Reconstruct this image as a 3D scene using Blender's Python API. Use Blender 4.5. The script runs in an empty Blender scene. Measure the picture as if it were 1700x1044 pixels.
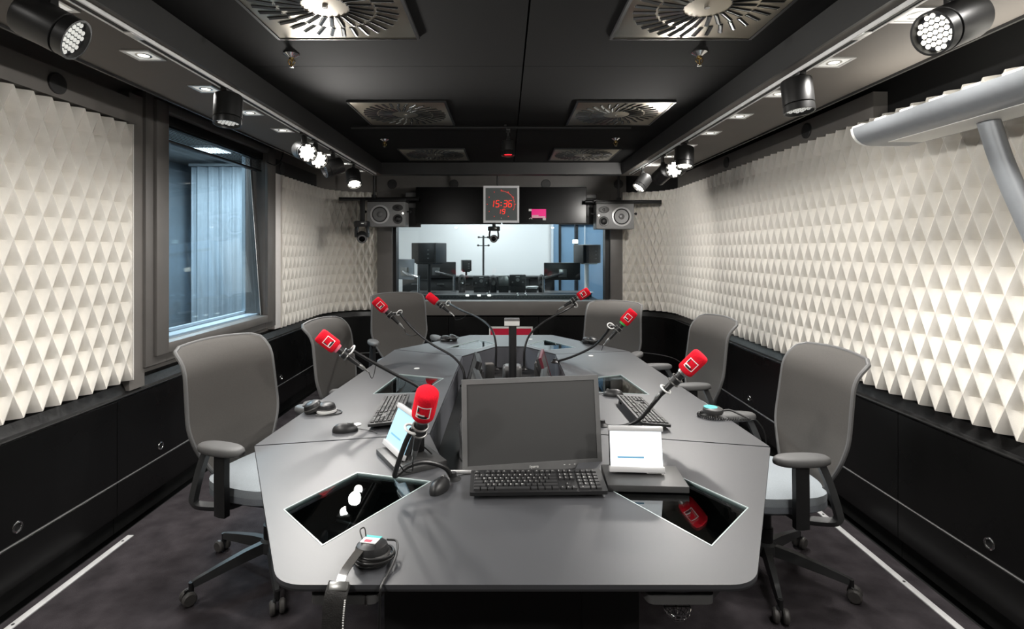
import bpy, bmesh, math, random
from mathutils import Vector, Matrix, Euler
from mathutils.geometry import tessellate_polygon

# ---------------------------------------------------------------- camera, world, exposure
sc = bpy.context.scene
COL = sc.collection
CAMH = 1.55
F = 870.0            # focal length in pixels of the 1700 x 1044 frame
VX, VY = 839.0, 415.0
cd = bpy.data.cameras.new('camera')
cam = bpy.data.objects.new('camera', cd)
COL.objects.link(cam)
cam.location = (0, 0, CAMH)
cam.rotation_euler = (math.pi/2, 0, 0)
cd.sensor_fit = 'HORIZONTAL'
cd.sensor_width = 36.0
cd.lens = F/1700.0*36.0
cd.shift_x = (850-VX)/1700.0
cd.shift_y = (VY-522)/1700.0
cd.clip_start = 0.05
sc.camera = cam
sc.view_settings.view_transform = 'Standard'
sc.view_settings.look = 'None'
sc.view_settings.gamma = 1.0
sc.view_settings.use_curve_mapping = False
sc.view_settings.exposure = 0.12
w = bpy.data.worlds.new('world'); sc.world = w; w.use_nodes = True
w.node_tree.nodes['Background'].inputs[0].default_value = (0.5, 0.55, 0.6, 1)
w.node_tree.nodes['Background'].inputs[1].default_value = 0.05

DOWNLIGHT_W = 15.0
SPOT_W = 50.0
REAR_FILL_W = 42.0  # power of the fill spots added behind the camera
CONTROL_W = 25.0
BOOTH_W = 80.0

# ---------------------------------------------------------------- helpers
def P(px, py, Y):
    return Vector(((px-VX)*Y/F, Y, CAMH-(py-VY)*Y/F))
def G(px, py, z):
    Y = F*(CAMH-z)/(py-VY)
    return Vector(((px-VX)*Y/F, Y, z))
def lin(c):
    c = c/255.0
    return c/12.92 if c <= 0.04045 else ((c+0.055)/1.055)**2.4

MATS = {}
def mat(name, rgb, rough=0.5, metal=0.0, var=0.0, scale=30.0, bump=0.0, bscale=200.0,
        emit=0.0, stretch=None, coat=0.0, spec=0.5, detail=4.0):
    m = bpy.data.materials.new(name); m.use_nodes = True
    nt = m.node_tree; b = nt.nodes['Principled BSDF']
    col = tuple(lin(c) for c in rgb)+(1.0,)
    b.inputs['Base Color'].default_value = col
    b.inputs['Roughness'].default_value = rough
    b.inputs['Metallic'].default_value = metal
    b.inputs['Specular IOR Level'].default_value = spec
    b.inputs['Coat Weight'].default_value = coat
    if emit > 0:
        b.inputs['Emission Color'].default_value = col
        b.inputs['Emission Strength'].default_value = emit
    tc = nt.nodes.new('ShaderNodeTexCoord')
    src = tc.outputs['Object']
    if stretch:
        mp = nt.nodes.new('ShaderNodeMapping')
        mp.inputs['Scale'].default_value = stretch
        nt.links.new(src, mp.inputs['Vector']); src = mp.outputs['Vector']
    if var > 0:
        n = nt.nodes.new('ShaderNodeTexNoise')
        n.inputs['Scale'].default_value = scale; n.inputs['Detail'].default_value = detail
        nt.links.new(src, n.inputs['Vector'])
        r = nt.nodes.new('ShaderNodeValToRGB')
        r.color_ramp.elements[0].position = 0.3; r.color_ramp.elements[1].position = 0.7
        r.color_ramp.elements[0].color = tuple(min(1, c*(1-var)) for c in col[:3])+(1,)
        r.color_ramp.elements[1].color = tuple(min(1, c*(1+var)) for c in col[:3])+(1,)
        nt.links.new(n.outputs['Fac'], r.inputs['Fac'])
        nt.links.new(r.outputs['Color'], b.inputs['Base Color'])
        mr = nt.nodes.new('ShaderNodeMapRange')
        mr.inputs['To Min'].default_value = max(0.02, rough-0.08*min(1, var*4))
        mr.inputs['To Max'].default_value = min(1, rough+0.08*min(1, var*4))
        nt.links.new(n.outputs['Fac'], mr.inputs['Value'])
        nt.links.new(mr.outputs['Result'], b.inputs['Roughness'])
    if bump > 0:
        n2 = nt.nodes.new('ShaderNodeTexNoise')
        n2.inputs['Scale'].default_value = bscale; n2.inputs['Detail'].default_value = 3
        nt.links.new(src, n2.inputs['Vector'])
        bp = nt.nodes.new('ShaderNodeBump')
        bp.inputs['Strength'].default_value = bump; bp.inputs['Distance'].default_value = 0.004
        nt.links.new(n2.outputs['Fac'], bp.inputs['Height'])
        nt.links.new(bp.outputs['Normal'], b.inputs['Normal'])
    MATS[name] = m
    return m

def glass(name, tint, ior=1.45, rough=0.0, extra=0.0):
    m = bpy.data.materials.new(name); m.use_nodes = True
    nt = m.node_tree; nt.nodes.remove(nt.nodes['Principled BSDF'])
    out = nt.nodes['Material Output']
    t = nt.nodes.new('ShaderNodeBsdfTransparent'); t.inputs[0].default_value = tint+(1,)
    g = nt.nodes.new('ShaderNodeBsdfGlossy'); g.inputs['Roughness'].default_value = rough
    f0 = ((ior-1)/(ior+1))**2+extra
    lw = nt.nodes.new('ShaderNodeLayerWeight')
    pw = nt.nodes.new('ShaderNodeMath'); pw.operation = 'POWER'; pw.inputs[1].default_value = 5.0
    nt.links.new(lw.outputs['Facing'], pw.inputs[0])
    ad = nt.nodes.new('ShaderNodeMath'); ad.operation = 'MULTIPLY_ADD'; ad.inputs[1].default_value = 1-f0; ad.inputs[2].default_value = f0
    nt.links.new(pw.outputs[0], ad.inputs[0])
    mx = nt.nodes.new('ShaderNodeMixShader')
    nt.links.new(ad.outputs[0], mx.inputs[0]); nt.links.new(t.outputs[0], mx.inputs[1]); nt.links.new(g.outputs[0], mx.inputs[2])
    nt.links.new(mx.outputs[0], out.inputs['Surface'])
    MATS[name] = m
    return m

def NB(): return bmesh.new()

def box(bm, c, s, rot=None, bevel=0.0, seg=2):
    M = Matrix.Translation(Vector(c))
    if rot is not None:
        M = M @ (rot.to_4x4() if isinstance(rot, Matrix) else Euler(rot).to_matrix().to_4x4())
    M = M @ Matrix.Diagonal((s[0], s[1], s[2], 1))
    r = bmesh.ops.create_cube(bm, size=1.0, matrix=M)
    if bevel > 0:
        es = list({e for v in r['verts'] for e in v.link_edges})
        bmesh.ops.bevel(bm, geom=es, offset=bevel, segments=seg, affect='EDGES', profile=0.5)
    return bm

def frame_to(d):
    d = Vector(d).normalized()
    return d.to_track_quat('Z', 'Y').to_matrix().to_4x4()

def cyl(bm, p0, p1, r0, r1=None, seg=20, bevel=0.0):
    p0 = Vector(p0); p1 = Vector(p1)
    r1 = r0 if r1 is None else r1
    d = p1-p0; L = d.length
    if bevel > 0:
        lathe(bm, [(0, 0), (max(r0-bevel, 0), 0), (r0, bevel), (r1, L-bevel), (max(r1-bevel, 0), L), (0, L)], seg,
              Matrix.Translation(p0) @ frame_to(d))
        return bm
    bmesh.ops.create_cone(bm, cap_ends=True, segments=seg, radius1=r0, radius2=r1, depth=L,
                          matrix=Matrix.Translation((p0+p1)/2) @ frame_to(d))
    return bm

def lathe(bm, prof, seg=24, M=None):
    M = M or Matrix.Identity(4)
    rings = []
    for r, z in prof:
        if r <= 1e-6:
            rings.append([bm.verts.new(M @ Vector((0, 0, z)))])
        else:
            rings.append([bm.verts.new(M @ Vector((r*math.cos(2*math.pi*i/seg), r*math.sin(2*math.pi*i/seg), z))) for i in range(seg)])
    for a, b in zip(rings, rings[1:]):
        if len(a) == 1 and len(b) == 1: continue
        for i in range(seg):
            j = (i+1) % seg
            try:
                if len(a) == 1: bm.faces.new((a[0], b[j], b[i]))
                elif len(b) == 1: bm.faces.new((a[i], a[j], b[0]))
                else: bm.faces.new((a[i], a[j], b[j], b[i]))
            except ValueError: pass
    return bm

def catmull(pts, n=6):
    pts = [Vector(p) for p in pts]
    if len(pts) < 3: return pts
    out = []
    q = [2*pts[0]-pts[1]]+pts+[2*pts[-1]-pts[-2]]
    for i in range(1, len(q)-2):
        p0, p1, p2, p3 = q[i-1], q[i], q[i+1], q[i+2]
        for k in range(n):
            t = k/n
            out.append(0.5*((2*p1)+(-p0+p2)*t+(2*p0-5*p1+4*p2-p3)*t*t+(-p0+3*p1-3*p2+p3)*t**3))
    out.append(pts[-1].copy())
    return out

def tube(bm, pts, r, seg=10, closed=False, prof=None, up=None):
    """sweep a circle (or a 2-D profile) along points; r may be a list"""
    pts = [Vector(p) for p in pts]
    n = len(pts)
    tans = []
    for i in range(n):
        a = pts[(i-1) % n] if (closed or i > 0) else pts[i]
        b = pts[(i+1) % n] if (closed or i < n-1) else pts[i]
        t = (b-a)
        tans.append(t.normalized() if t.length > 1e-9 else Vector((0, 0, 1)))
    t0 = tans[0]
    nrm = Vector(up) if up is not None else (Vector((0, 0, 1)) if abs(t0.z) < 0.9 else Vector((1, 0, 0)))
    nrm = (nrm-t0*nrm.dot(t0)).normalized()
    rings = []
    for i in range(n):
        t = tans[i]
        nrm = (nrm-t*nrm.dot(t))
        nrm = nrm.normalized() if nrm.length > 1e-6 else t.orthogonal().normalized()
        bn = t.cross(nrm)
        rr = r[i] if isinstance(r, (list, tuple)) else r
        if prof is None:
            rings.append([bm.verts.new(pts[i]+nrm*(rr*math.cos(2*math.pi*k/seg))+bn*(rr*math.sin(2*math.pi*k/seg))) for k in range(seg)])
        else:
            rings.append([bm.verts.new(pts[i]+nrm*(rr*y)+bn*(rr*x)) for x, y in prof])
    S = len(rings[0])
    m = n if closed else n-1
    for i in range(m):
        a, b = rings[i], rings[(i+1) % n]
        for k in range(S):
            l = (k+1) % S
            bm.faces.new((a[k], a[l], b[l], b[k]))
    if not closed:
        bm.faces.new(list(reversed(rings[0]))); bm.faces.new(rings[-1])
    return bm

def torus(bm, c, axis, R, r, seg=28, ms=8):
    M = Matrix.Translation(Vector(c)) @ frame_to(axis)
    tube(bm, [M @ Vector((R*math.cos(2*math.pi*i/seg), R*math.sin(2*math.pi*i/seg), 0)) for i in range(seg)], r, ms, closed=True)
    return bm

def prism(bm, poly, z0, z1, holes=(), M=None):
    M = M or Matrix.Identity(4)
    loops = [list(poly)]+[list(h) for h in holes]
    tris = tessellate_polygon([[Vector((p[0], p[1], 0)) for p in l] for l in loops])
    flat = [p for l in loops for p in l]
    top = [bm.verts.new(M @ Vector((p[0], p[1], z1))) for p in flat]
    bot = [bm.verts.new(M @ Vector((p[0], p[1], z0))) for p in flat]
    for t in tris:
        try:
            bm.faces.new([top[i] for i in t]); bm.faces.new([bot[i] for i in reversed(t)])
        except ValueError: pass
    o = 0
    for l in loops:
        n = len(l)
        for i in range(n):
            j = (i+1) % n
            try: bm.faces.new((bot[o+i], bot[o+j], top[o+j], top[o+i]))
            except ValueError: pass
        o += n
    return bm

def sphere(bm, c, r, sc_=(1, 1, 1), rot=None, u=20, v=12):
    M = Matrix.Translation(Vector(c))
    if rot is not None: M = M @ Euler(rot).to_matrix().to_4x4()
    M = M @ Matrix.Diagonal((sc_[0], sc_[1], sc_[2], 1))
    bmesh.ops.create_uvsphere(bm, u_segments=u, v_segments=v, radius=r, matrix=M)
    return bm

def round_poly(poly, rad, seg=6):
    """round the corners of a convex-ish polygon; rad a number or a list"""
    out = []; n = len(poly)
    for i in range(n):
        r = rad[i] if isinstance(rad, (list, tuple)) else rad
        p = Vector(poly[i][:2]); a = Vector(poly[i-1][:2]); b = Vector(poly[(i+1) % n][:2])
        if r <= 0: out.append((p.x, p.y)); continue
        da = (a-p).normalized(); db = (b-p).normalized()
        ang = da.angle(db); d = r/math.tan(ang/2)
        s = p+da*d; e = p+db*d
        for k in range(seg+1):
            t = k/seg
            q = s*(1-t)**2+p*2*t*(1-t)+e*t*t
            out.append((q.x, q.y))
    return out

def oval(rx, ry, n=28, pw=2.0):
    o = []
    for i in range(n):
        a = 2*math.pi*i/n; c, s = math.cos(a), math.sin(a)
        o.append((rx*math.copysign(abs(c)**(2/pw), c), ry*math.copysign(abs(s)**(2/pw), s)))
    return o

def obj(name, bm, m, parent=None, angle=35, mesh=None):
    if mesh is None:
        bmesh.ops.recalc_face_normals(bm, faces=bm.faces)
        me = bpy.data.meshes.new(name); bm.to_mesh(me); bm.free()
        me.polygons.foreach_set('use_smooth', [True]*len(me.polygons))
        me.set_sharp_from_angle(angle=math.radians(angle))
        me.materials.append(MATS[m] if isinstance(m, str) else m)
    else:
        me = mesh
    o = bpy.data.objects.new(name, me); COL.objects.link(o)
    if parent is not None: o.parent = parent
    return o

def tag(o, label, cat, group=None):
    o['label'] = label; o['category'] = cat
    if group: o['group'] = group
    return o
def thing(name, label, cat, loc=(0, 0, 0), rot=(0, 0, 0), group=None):
    o = bpy.data.objects.new(name, None); COL.objects.link(o)
    o.empty_display_size = 0.1
    o.location = loc
    if isinstance(rot, Matrix): o.rotation_euler = rot.to_euler()
    else: o.rotation_euler = rot
    return tag(o, label, cat, group)
def struct(name, bm, m, parent=None, label=None):
    o = obj(name, bm, m, parent)
    if parent is None: o['kind'] = 'structure'
    if label: o['label'] = label
    return o
CH = {}
def children_of(o):
    return [c for c in bpy.data.objects if c.parent == o]
def dup(root, loc=None, rot=None, label=None, parent=None, kids=None):
    c = root.copy(); COL.objects.link(c); c.parent = parent
    if loc is not None: c.location = loc
    if rot is not None: c.rotation_euler = rot.to_euler() if isinstance(rot, Matrix) else rot
    if label: c['label'] = label
    for k in children_of(root) if kids is None else kids:
        dup(k, parent=c)
    return c

def text_mesh(body, size, extrude=0.0003, align='CENTER'):
    cu = bpy.data.curves.new('txt', 'FONT'); cu.body = body; cu.size = size; cu.extrude = extrude
    cu.align_x = align; cu.align_y = 'CENTER'; cu.resolution_u = 2
    o = bpy.data.objects.new('txt', cu); COL.objects.link(o)
    dg = bpy.context.evaluated_depsgraph_get()
    me = bpy.data.meshes.new_from_object(o.evaluated_get(dg))
    bpy.data.objects.remove(o); bpy.data.curves.remove(cu)
    return me

def spot_lamp(name, loc, d, watt, cone, color=(1, 0.97, 0.93), radius=0.05, blend=0.6, parent=None):
    l = bpy.data.lights.new(name, 'SPOT'); l.energy = watt; l.spot_size = math.radians(cone); l.spot_blend = blend
    l.color = color; l.shadow_soft_size = radius
    o = bpy.data.objects.new(name, l); COL.objects.link(o)
    o.location = loc; o.rotation_euler = (-Vector(d)).to_track_quat('Z', 'Y').to_euler()
    if parent: o.parent = parent
    return o

# ---------------------------------------------------------------- materials
mat('carpet', (66, 62, 65), 0.95, var=0.35, scale=9, bump=0.9, bscale=260, spec=0.1, detail=8)
mat('subfloor', (8, 8, 8), 0.9)
mat('ceiling_black', (17, 17, 17), 0.9, var=0.12, scale=3, spec=0.2)
mat('beam_black', (44, 44, 44), 0.5, var=0.05, scale=4)
mat('soffit_brown', (100, 95, 90), 0.7, var=0.05, scale=5)
mat('wall_grey', (122, 118, 114), 0.6, var=0.05, scale=6)
mat('wall_dark', (18, 18, 18), 0.8)
mat('frame_grey', (112, 109, 106), 0.42, var=0.06, scale=7)
mat('foam', (232, 228, 220), 0.95, var=0.025, scale=22, bump=0.25, bscale=420, spec=0.15)
mat('foam_edge', (236, 232, 228), 0.9, var=0.02, spec=0.2)
mat('cabinet_black', (17, 17, 17), 0.28, var=0.15, scale=2.5, spec=0.45)
mat('ledge_black', (30, 30, 30), 0.35, var=0.6, scale=18, bump=0.3, bscale=40)
mat('rubber_black', (24, 24, 24), 0.45, var=0.2, scale=30)
mat('aluminium', (205, 205, 205), 0.38, 0.6, var=0.08, scale=60)
mat('strip_white', (222, 222, 222), 0.5, var=0.08, scale=20)
mat('chrome', (210, 210, 210), 0.18, 1.0)
mat('steel_plate', (176, 168, 152), 0.30, 0.9, var=0.06, scale=5)
mat('slot_black', (10, 10, 10), 0.6)
mat('blade_steel', (120, 122, 122), 0.3, 0.9)
mat('brass', (190, 165, 110), 0.25, 1.0)
mat('spot_black', (34, 34, 34), 0.38, 0.2, var=0.08, scale=20)
mat('lens_off', (60, 62, 66), 0.15, 0.3)
mat('led_on', (255, 250, 236), 0.4, emit=9.0)
mat('led_soft', (255, 250, 236), 0.4, emit=2.2)
mat('led_dim', (210, 210, 205), 0.3, emit=0.55)
mat('led_red_glow', (255, 30, 40), 0.4, emit=3.0)
mat('table_top', (66, 67, 70), 0.42, var=0.03, scale=3, bump=0.04, bscale=900, spec=0.5)
mat('table_side', (92, 94, 100), 0.5, var=0.04, scale=6)
mat('table_edge', (40, 40, 42), 0.5)
mat('table_base', (20, 20, 21), 0.6, var=0.1, scale=5)
mat('pane_edge', (176, 190, 190), 0.25, spec=0.7)
mat('tray_black', (15, 16, 17), 0.35, var=0.3, scale=14)
mat('chair_mesh', (74, 71, 68), 0.75, var=0.07, scale=160, bump=0.3, bscale=900)
mat('chair_rim', (98, 98, 98), 0.5)
mat('chair_pad', (92, 92, 92), 0.55, var=0.04, scale=30)
mat('chair_frame', (66, 67, 68), 0.45, var=0.05, scale=20)
mat('chair_dark', (38, 38, 39), 0.45)
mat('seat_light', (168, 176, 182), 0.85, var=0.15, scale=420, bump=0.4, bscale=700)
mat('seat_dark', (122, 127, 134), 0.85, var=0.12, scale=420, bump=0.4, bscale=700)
mat('caster', (92, 90, 88), 0.45, var=0.1, scale=40)
mat('plastic_black', (30, 30, 31), 0.42, var=0.08, scale=40)
mat('plastic_dark', (58, 58, 58), 0.45, var=0.06, scale=30)
mat('plastic_grey', (98, 98, 98), 0.42, var=0.05, scale=30)
mat('key_black', (40, 40, 41), 0.5)
mat('legend', (225, 225, 222), 0.6)
mat('screen_off', (62, 62, 62), 0.42, spec=0.6)
mat('tv_black', (5, 5, 6), 0.22, spec=0.2)
mat('screen_blue', (150, 188, 208), 0.3, emit=0.55)
mat('screen_white', (240, 246, 250), 0.3, emit=1.0)
mat('screen_blue_dark', (110, 160, 190), 0.3, emit=0.35)
mat('silver', (205, 205, 206), 0.35, 0.25)
mat('white_plastic', (232, 232, 230), 0.45)
mat('mic_red', (228, 22, 44), 0.9, var=0.12, scale=180, bump=0.5, bscale=600, spec=0.2)
mat('mic_white', (245, 242, 240), 0.7)
mat('mic_black', (26, 24, 24), 0.6)
mat('mic_metal', (150, 150, 148), 0.3, 0.8)
mat('mic_pink', (240, 120, 140), 0.5)
mat('mic_green', (70, 190, 90), 0.5)
mat('gooseneck', (30, 30, 31), 0.35, 0.2)
mat('led_digit', (255, 40, 12), 0.4, emit=1.6)
mat('clock_face', (86, 92, 92), 0.35)
mat('clock_frame', (222, 222, 224), 0.35, 0.1)
mat('speaker_grey', (140, 140, 140), 0.45, var=0.06, scale=40)
mat('cone_black', (36, 36, 37), 0.4)
mat('cone_light', (120, 120, 120), 0.35, 0.3)
mat('magenta', (206, 8, 110), 0.4, emit=0.7)
mat('edge_red', (96, 34, 46), 0.45)
mat('panel_red', (206, 24, 62), 0.45)
mat('wall_white', (222, 222, 222), 0.8, var=0.02, scale=2)
mat('wall_blue', (122, 152, 178), 0.45, var=0.06, scale=2)
mat('wall_booth', (140, 148, 156), 0.7, var=0.12, scale=1.6, stretch=(1, 2, 0.3))
mat('sill_light', (196, 204, 212), 0.35)
mat('lamp_grey', (150, 154, 158), 0.42, 0.25, var=0.03, scale=30)
mat('lamp_white', (240, 240, 236), 0.5)
mat('cable_black', (22, 22, 22), 0.45)
mat('wire_yellow', (190, 190, 60), 0.5)
mat('teal', (60, 170, 170), 0.5)
mat('label_red', (214, 40, 70), 0.5)
mat('leather', (46, 45, 44), 0.5, var=0.15, scale=60, bump=0.3, bscale=300)
mat('fill_panel', (255, 255, 255), 0.5, emit=6.0)
mat('curtain_blue', (150, 156, 162), 0.85, var=0.06, scale=4)
glass('window_glass', (0.86, 0.93, 0.95))
glass('booth_glass', (0.86, 0.92, 0.96), extra=0.02)
glass('table_glass', (0.62, 0.66, 0.66), ior=1.5, extra=0.05)

# ================================================================ ROOM SHELL
ZC = 2.468           # centre ceiling
ZS = 2.346           # soffits
XL, XR = -2.28, 2.13 # wall faces
YB = 6.78            # far wall face
Y0 = -0.9            # wall behind the camera
RL, RR = 0.62, 0.55  # corner radii

bm = NB(); box(bm, ((-2.09+1.95)/2, (Y0+6.55)/2, -0.04), (1.95+2.09, 6.55-Y0, 0.08)); struct('floor', bm, 'carpet')
bm = NB(); box(bm, (-0.1, (Y0+6.9)/2, -0.11), (4.9, 6.9-Y0+0.4, 0.06)); struct('subfloor', bm, 'subfloor')

# floor strips with screws
n = 1
for X, y1, y0 in ((1.856, 3.12, -0.5), (-2.03, 2.84, -0.5)):
    bm = NB(); box(bm, (X, (y0+y1)/2, 0.003), (0.032, y1-y0, 0.008), bevel=0.002)
    s = struct('trim_%d' % n, bm, 'strip_white'); n += 1
    for k in range(4):
        bm = NB(); cyl(bm, (X, y1-0.06-0.62*k, 0.006), (X, y1-0.06-0.62*k, 0.0085), 0.006, seg=12)
        obj('screw', bm, 'plastic_dark', s)

# walls
def corner_strip(bm, cx, cy, R, a0, a1, z0, z1, th, n=14):
    pts = []
    for i in range(n+1):
        a = a0+(a1-a0)*i/n
        pts.append((cx+R*math.cos(a), cy+R*math.sin(a), cx+(R+th)*math.cos(a), cy+(R+th)*math.sin(a)))
    vs = [[bm.verts.new((p[0], p[1], z0)), bm.verts.new((p[0], p[1], z1)), bm.verts.new((p[2], p[3], z1)), bm.verts.new((p[2], p[3], z0))] for p in pts]
    for a, b in zip(vs, vs[1:]):
        for k in range(4):
            l = (k+1) % 4
            bm.faces.new((a[k], a[l], b[l], b[k]))
    bm.faces.new(vs[0]); bm.faces.new(list(reversed(vs[-1])))

WY0, WY1, WZ0, WZ1 = 3.39, 4.80, 0.953, 2.44     # booth window opening in the left wall
bm = NB()
T = 0.12
box(bm, (XL-T/2, (Y0+WY0)/2, 1.35), (T, WY0-Y0, 2.9))
box(bm, (XL-T/2, (WY1+YB-RL)/2, 1.35), (T, YB-RL-WY1, 2.9))
box(bm, (XL-T/2, (WY0+WY1)/2, (WZ0-0.1)/2), (T, WY1-WY0, WZ0+0.1))
box(bm, (XL-T/2, (WY0+WY1)/2, (WZ1+2.8)/2), (T, WY1-WY0, 2.8-WZ1))
corner_strip(bm, XL+RL, YB-RL, RL, math.pi, math.pi/2, -0.1, 2.8, 0.12)
struct('wall_left', bm, 'wall_grey')
bm = NB()
box(bm, (XR+0.06, (Y0+YB-RR)/2, 1.35), (0.12, YB-RR-Y0, 2.9))
corner_strip(bm, XR-RR, YB-RR, RR, 0, math.pi/2, -0.1, 2.8, 0.12)
struct('wall_right', bm, 'wall_dark')
bm = NB(); box(bm, (-0.07, Y0-0.06, 1.35), (4.7, 0.12, 2.9)); struct('wall_back', bm, 'wall_grey')
# far wall around the control-room window
FX0, FX1, FZ0, FZ1 = -1.44, 1.335, 0.90, 2.14
bm = NB()
box(bm, ((XL+RL+FX0)/2, YB+0.06, 1.35), (FX0-(XL+RL), 0.12, 2.9))
box(bm, ((XR-RR+FX1)/2, YB+0.06, 1.35), ((XR-RR)-FX1, 0.12, 2.9))
box(bm, ((FX0+FX1)/2, YB+0.06, (FZ0-0.1)/2), (FX1-FX0, 0.12, FZ0+0.1))
box(bm, ((FX0+FX1)/2, YB+0.06, (FZ1+2.8)/2), (FX1-FX0, 0.12, 2.8-FZ1))
struct('wall_far', bm, 'wall_dark')
# upper slab
bm = NB(); box(bm, (-0.08, (Y0+YB)/2, 2.83), (4.95, YB-Y0+0.5, 0.1)); struct('ceiling', bm, 'wall_dark')

# ---- centre ceiling panels
cp = bpy.data.objects.new('ceiling_panelling', None); COL.objects.link(cp); cp['kind'] = 'structure'
bm = NB(); box(bm, (-0.04, (Y0+5.5)/2, ZC+0.06), (2.54, 5.5-Y0, 0.06)); obj('backing', bm, 'wall_dark', cp)
ys = [Y0, 1.30, 2.62, 4.05, 5.5]
for x0, x1 in ((-1.31, 0.086), (0.094, 1.232)):
    for a, b in zip(ys, ys[1:]):
        bm = NB(); box(bm, ((x0+x1)/2, (a+b)/2, ZC+0.015), (x1-x0, b-a-0.003, 0.03)); obj('ceiling_panel', bm, 'ceiling_black', cp)
# ---- soffits and beams
def soffit(name, x0, x1, xi):
    bm = NB(); box(bm, ((x0+x1)/2, (Y0+5.62)/2, ZS+0.05), (abs(x1-x0), 5.62-Y0, 0.10))
    s = struct(name, bm, 'soffit_brown')
    bm = NB(); box(bm, (xi, (Y0+5.5)/2, (ZS+ZC)/2-0.002), (0.012, 5.5-Y0, ZC-ZS+0.004)); obj('beam_face', bm, 'beam_black', s)
    xo = x1 if abs(x1) > abs(x0) else x0
    sgn = 1 if xo > 0 else -1
    bm = NB(); box(bm, (xo-sgn*0.012, (Y0+5.5)/2, ZS-0.004), (0.012, 5.5-Y0, 0.014)); obj('edge_profile', bm, 'rubber_black', s)
    return s
soffit('soffit_left', -1.79, -1.31, -1.306)
soffit('soffit_right', 1.232, 1.77, 1.228)
bm = NB(); box(bm, (-0.04, 5.56, (ZS+ZC)/2+0.02), (2.53, 0.12, ZC-ZS+0.04)); struct('soffit_far', bm, 'beam_black')

# ---- friezes over the foam, with cover discs
def disc(parent, c, axis, r=0.052, m='plastic_dark'):
    bm = NB(); c = Vector(c); a = Vector(axis).normalized()
    cyl(bm, c-a*0.02, c+a*0.012, r, seg=28, bevel=0.003); obj('cover_disc', bm, m, parent)
bm = NB(); box(bm, (XL+0.035, (Y0+3.14)/2, 2.375), (0.07, 3.14-Y0, 0.145)); f = struct('trim_3', bm, 'wall_grey')
disc(f, (XL+0.07, 2.58, 2.37), (1, 0, 0))
disc(f, (XL+0.07, 1.4, 2.37), (1, 0, 0))
bm = NB(); box(bm, (XL+0.033, 3.15, 1.6), (0.066, 0.13, 1.76)); struct('trim_4', bm, 'wall_grey')
bm = NB(); box(bm, (XR-0.04, (2.92+YB-RR)/2, 2.36), (0.08, YB-RR-2.92, 0.145)); f = struct('trim_5', bm, 'wall_grey')
disc(f, (XR-0.08, 3.56, 2.36), (-1, 0, 0)); disc(f, (XR-0.08, 4.85, 2.36), (-1, 0, 0))
bm = NB(); box(bm, (-0.05, YB-0.03, 2.4), (3.2, 0.05, 0.21)); f = struct('trim_6', bm, 'frame_grey')
for x in (-1.45, -0.66, 0.52, 1.45): disc(f, (x, YB-0.055, 2.395), (0, -1, 0), 0.06)
bm = NB(); box(bm, (XL+0.03, (5.02+YB-RL)/2, 2.36), (0.06, YB-RL-5.02, 0.145)); f = struct('trim_7', bm, 'beam_black')
disc(f, (XL+0.06, 5.2, 2.36), (1, 0, 0))

# ---- acoustic foam: diamond lattice of ridges with pyramid pits
def foam(name, path, L, z0, z1, label, a=0.1, rows=13, k=4, d=0.068, base=0.016):
    """path(u) -> (point2d, normal2d)"""
    cols = max(2, round(L/(a/2)))
    du = L/cols; dv = (z1-z0)/rows
    nu, nv = cols*k, rows*k
    def h(i, j):
        p = i/k; q = j/k
        s = (p+q)/2; t = (p-q)/2
        fs = s-math.floor(s); ft = t-math.floor(t)
        m = 2*min(fs, 1-fs, ft, 1-ft)
        bulge = 0.10*math.sin(math.pi*fs)*math.sin(math.pi*ft)
        return base+d*(1-m**1.5+bulge*(1-m))
    bm = NB(); V = []
    for i in range(nu+1):
        u = i*du/k; p, nn = path(u); col = []
        for j in range(nv+1):
            hh = h(i, j) if 0 < i < nu else base+d
            col.append(bm.verts.new((p[0]+nn[0]*hh, p[1]+nn[1]*hh, z0+j*dv/k)))
        V.append(col)
    for i in range(nu):
        for j in range(nv):
            A, B, C, D = V[i][j], V[i+1][j], V[i+1][j+1], V[i][j+1]
            if ((i//k)+(j//k)) % 2 == 0:
                bm.faces.new((A, B, C)); bm.faces.new((A, C, D))
            else:
                bm.faces.new((A, B, D)); bm.faces.new((B, C, D))
    # closed back
    bk = []
    for i in range(nu+1):
        p, nn = path(i*du/k); bk.append((bm.verts.new((p[0], p[1], z0)), bm.verts.new((p[0], p[1], z1))))
    for i in range(nu):
        bm.faces.new((bk[i][0], bk[i+1][0], V[i+1][0], V[i][0]))
        bm.faces.new((bk[i+1][1], bk[i][1], V[i][-1], V[i+1][-1]))
    bm.faces.new([bk[0][0]]+[v for v in V[0]]+[bk[0][1]])
    bm.faces.new([bk[-1][1]]+[v for v in reversed(V[-1])]+[bk[-1][0]])
    o = obj(name, bm, 'foam', angle=28)
    return tag(o, label, 'acoustic panel', 'white acoustic foam wall coverings')

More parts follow.
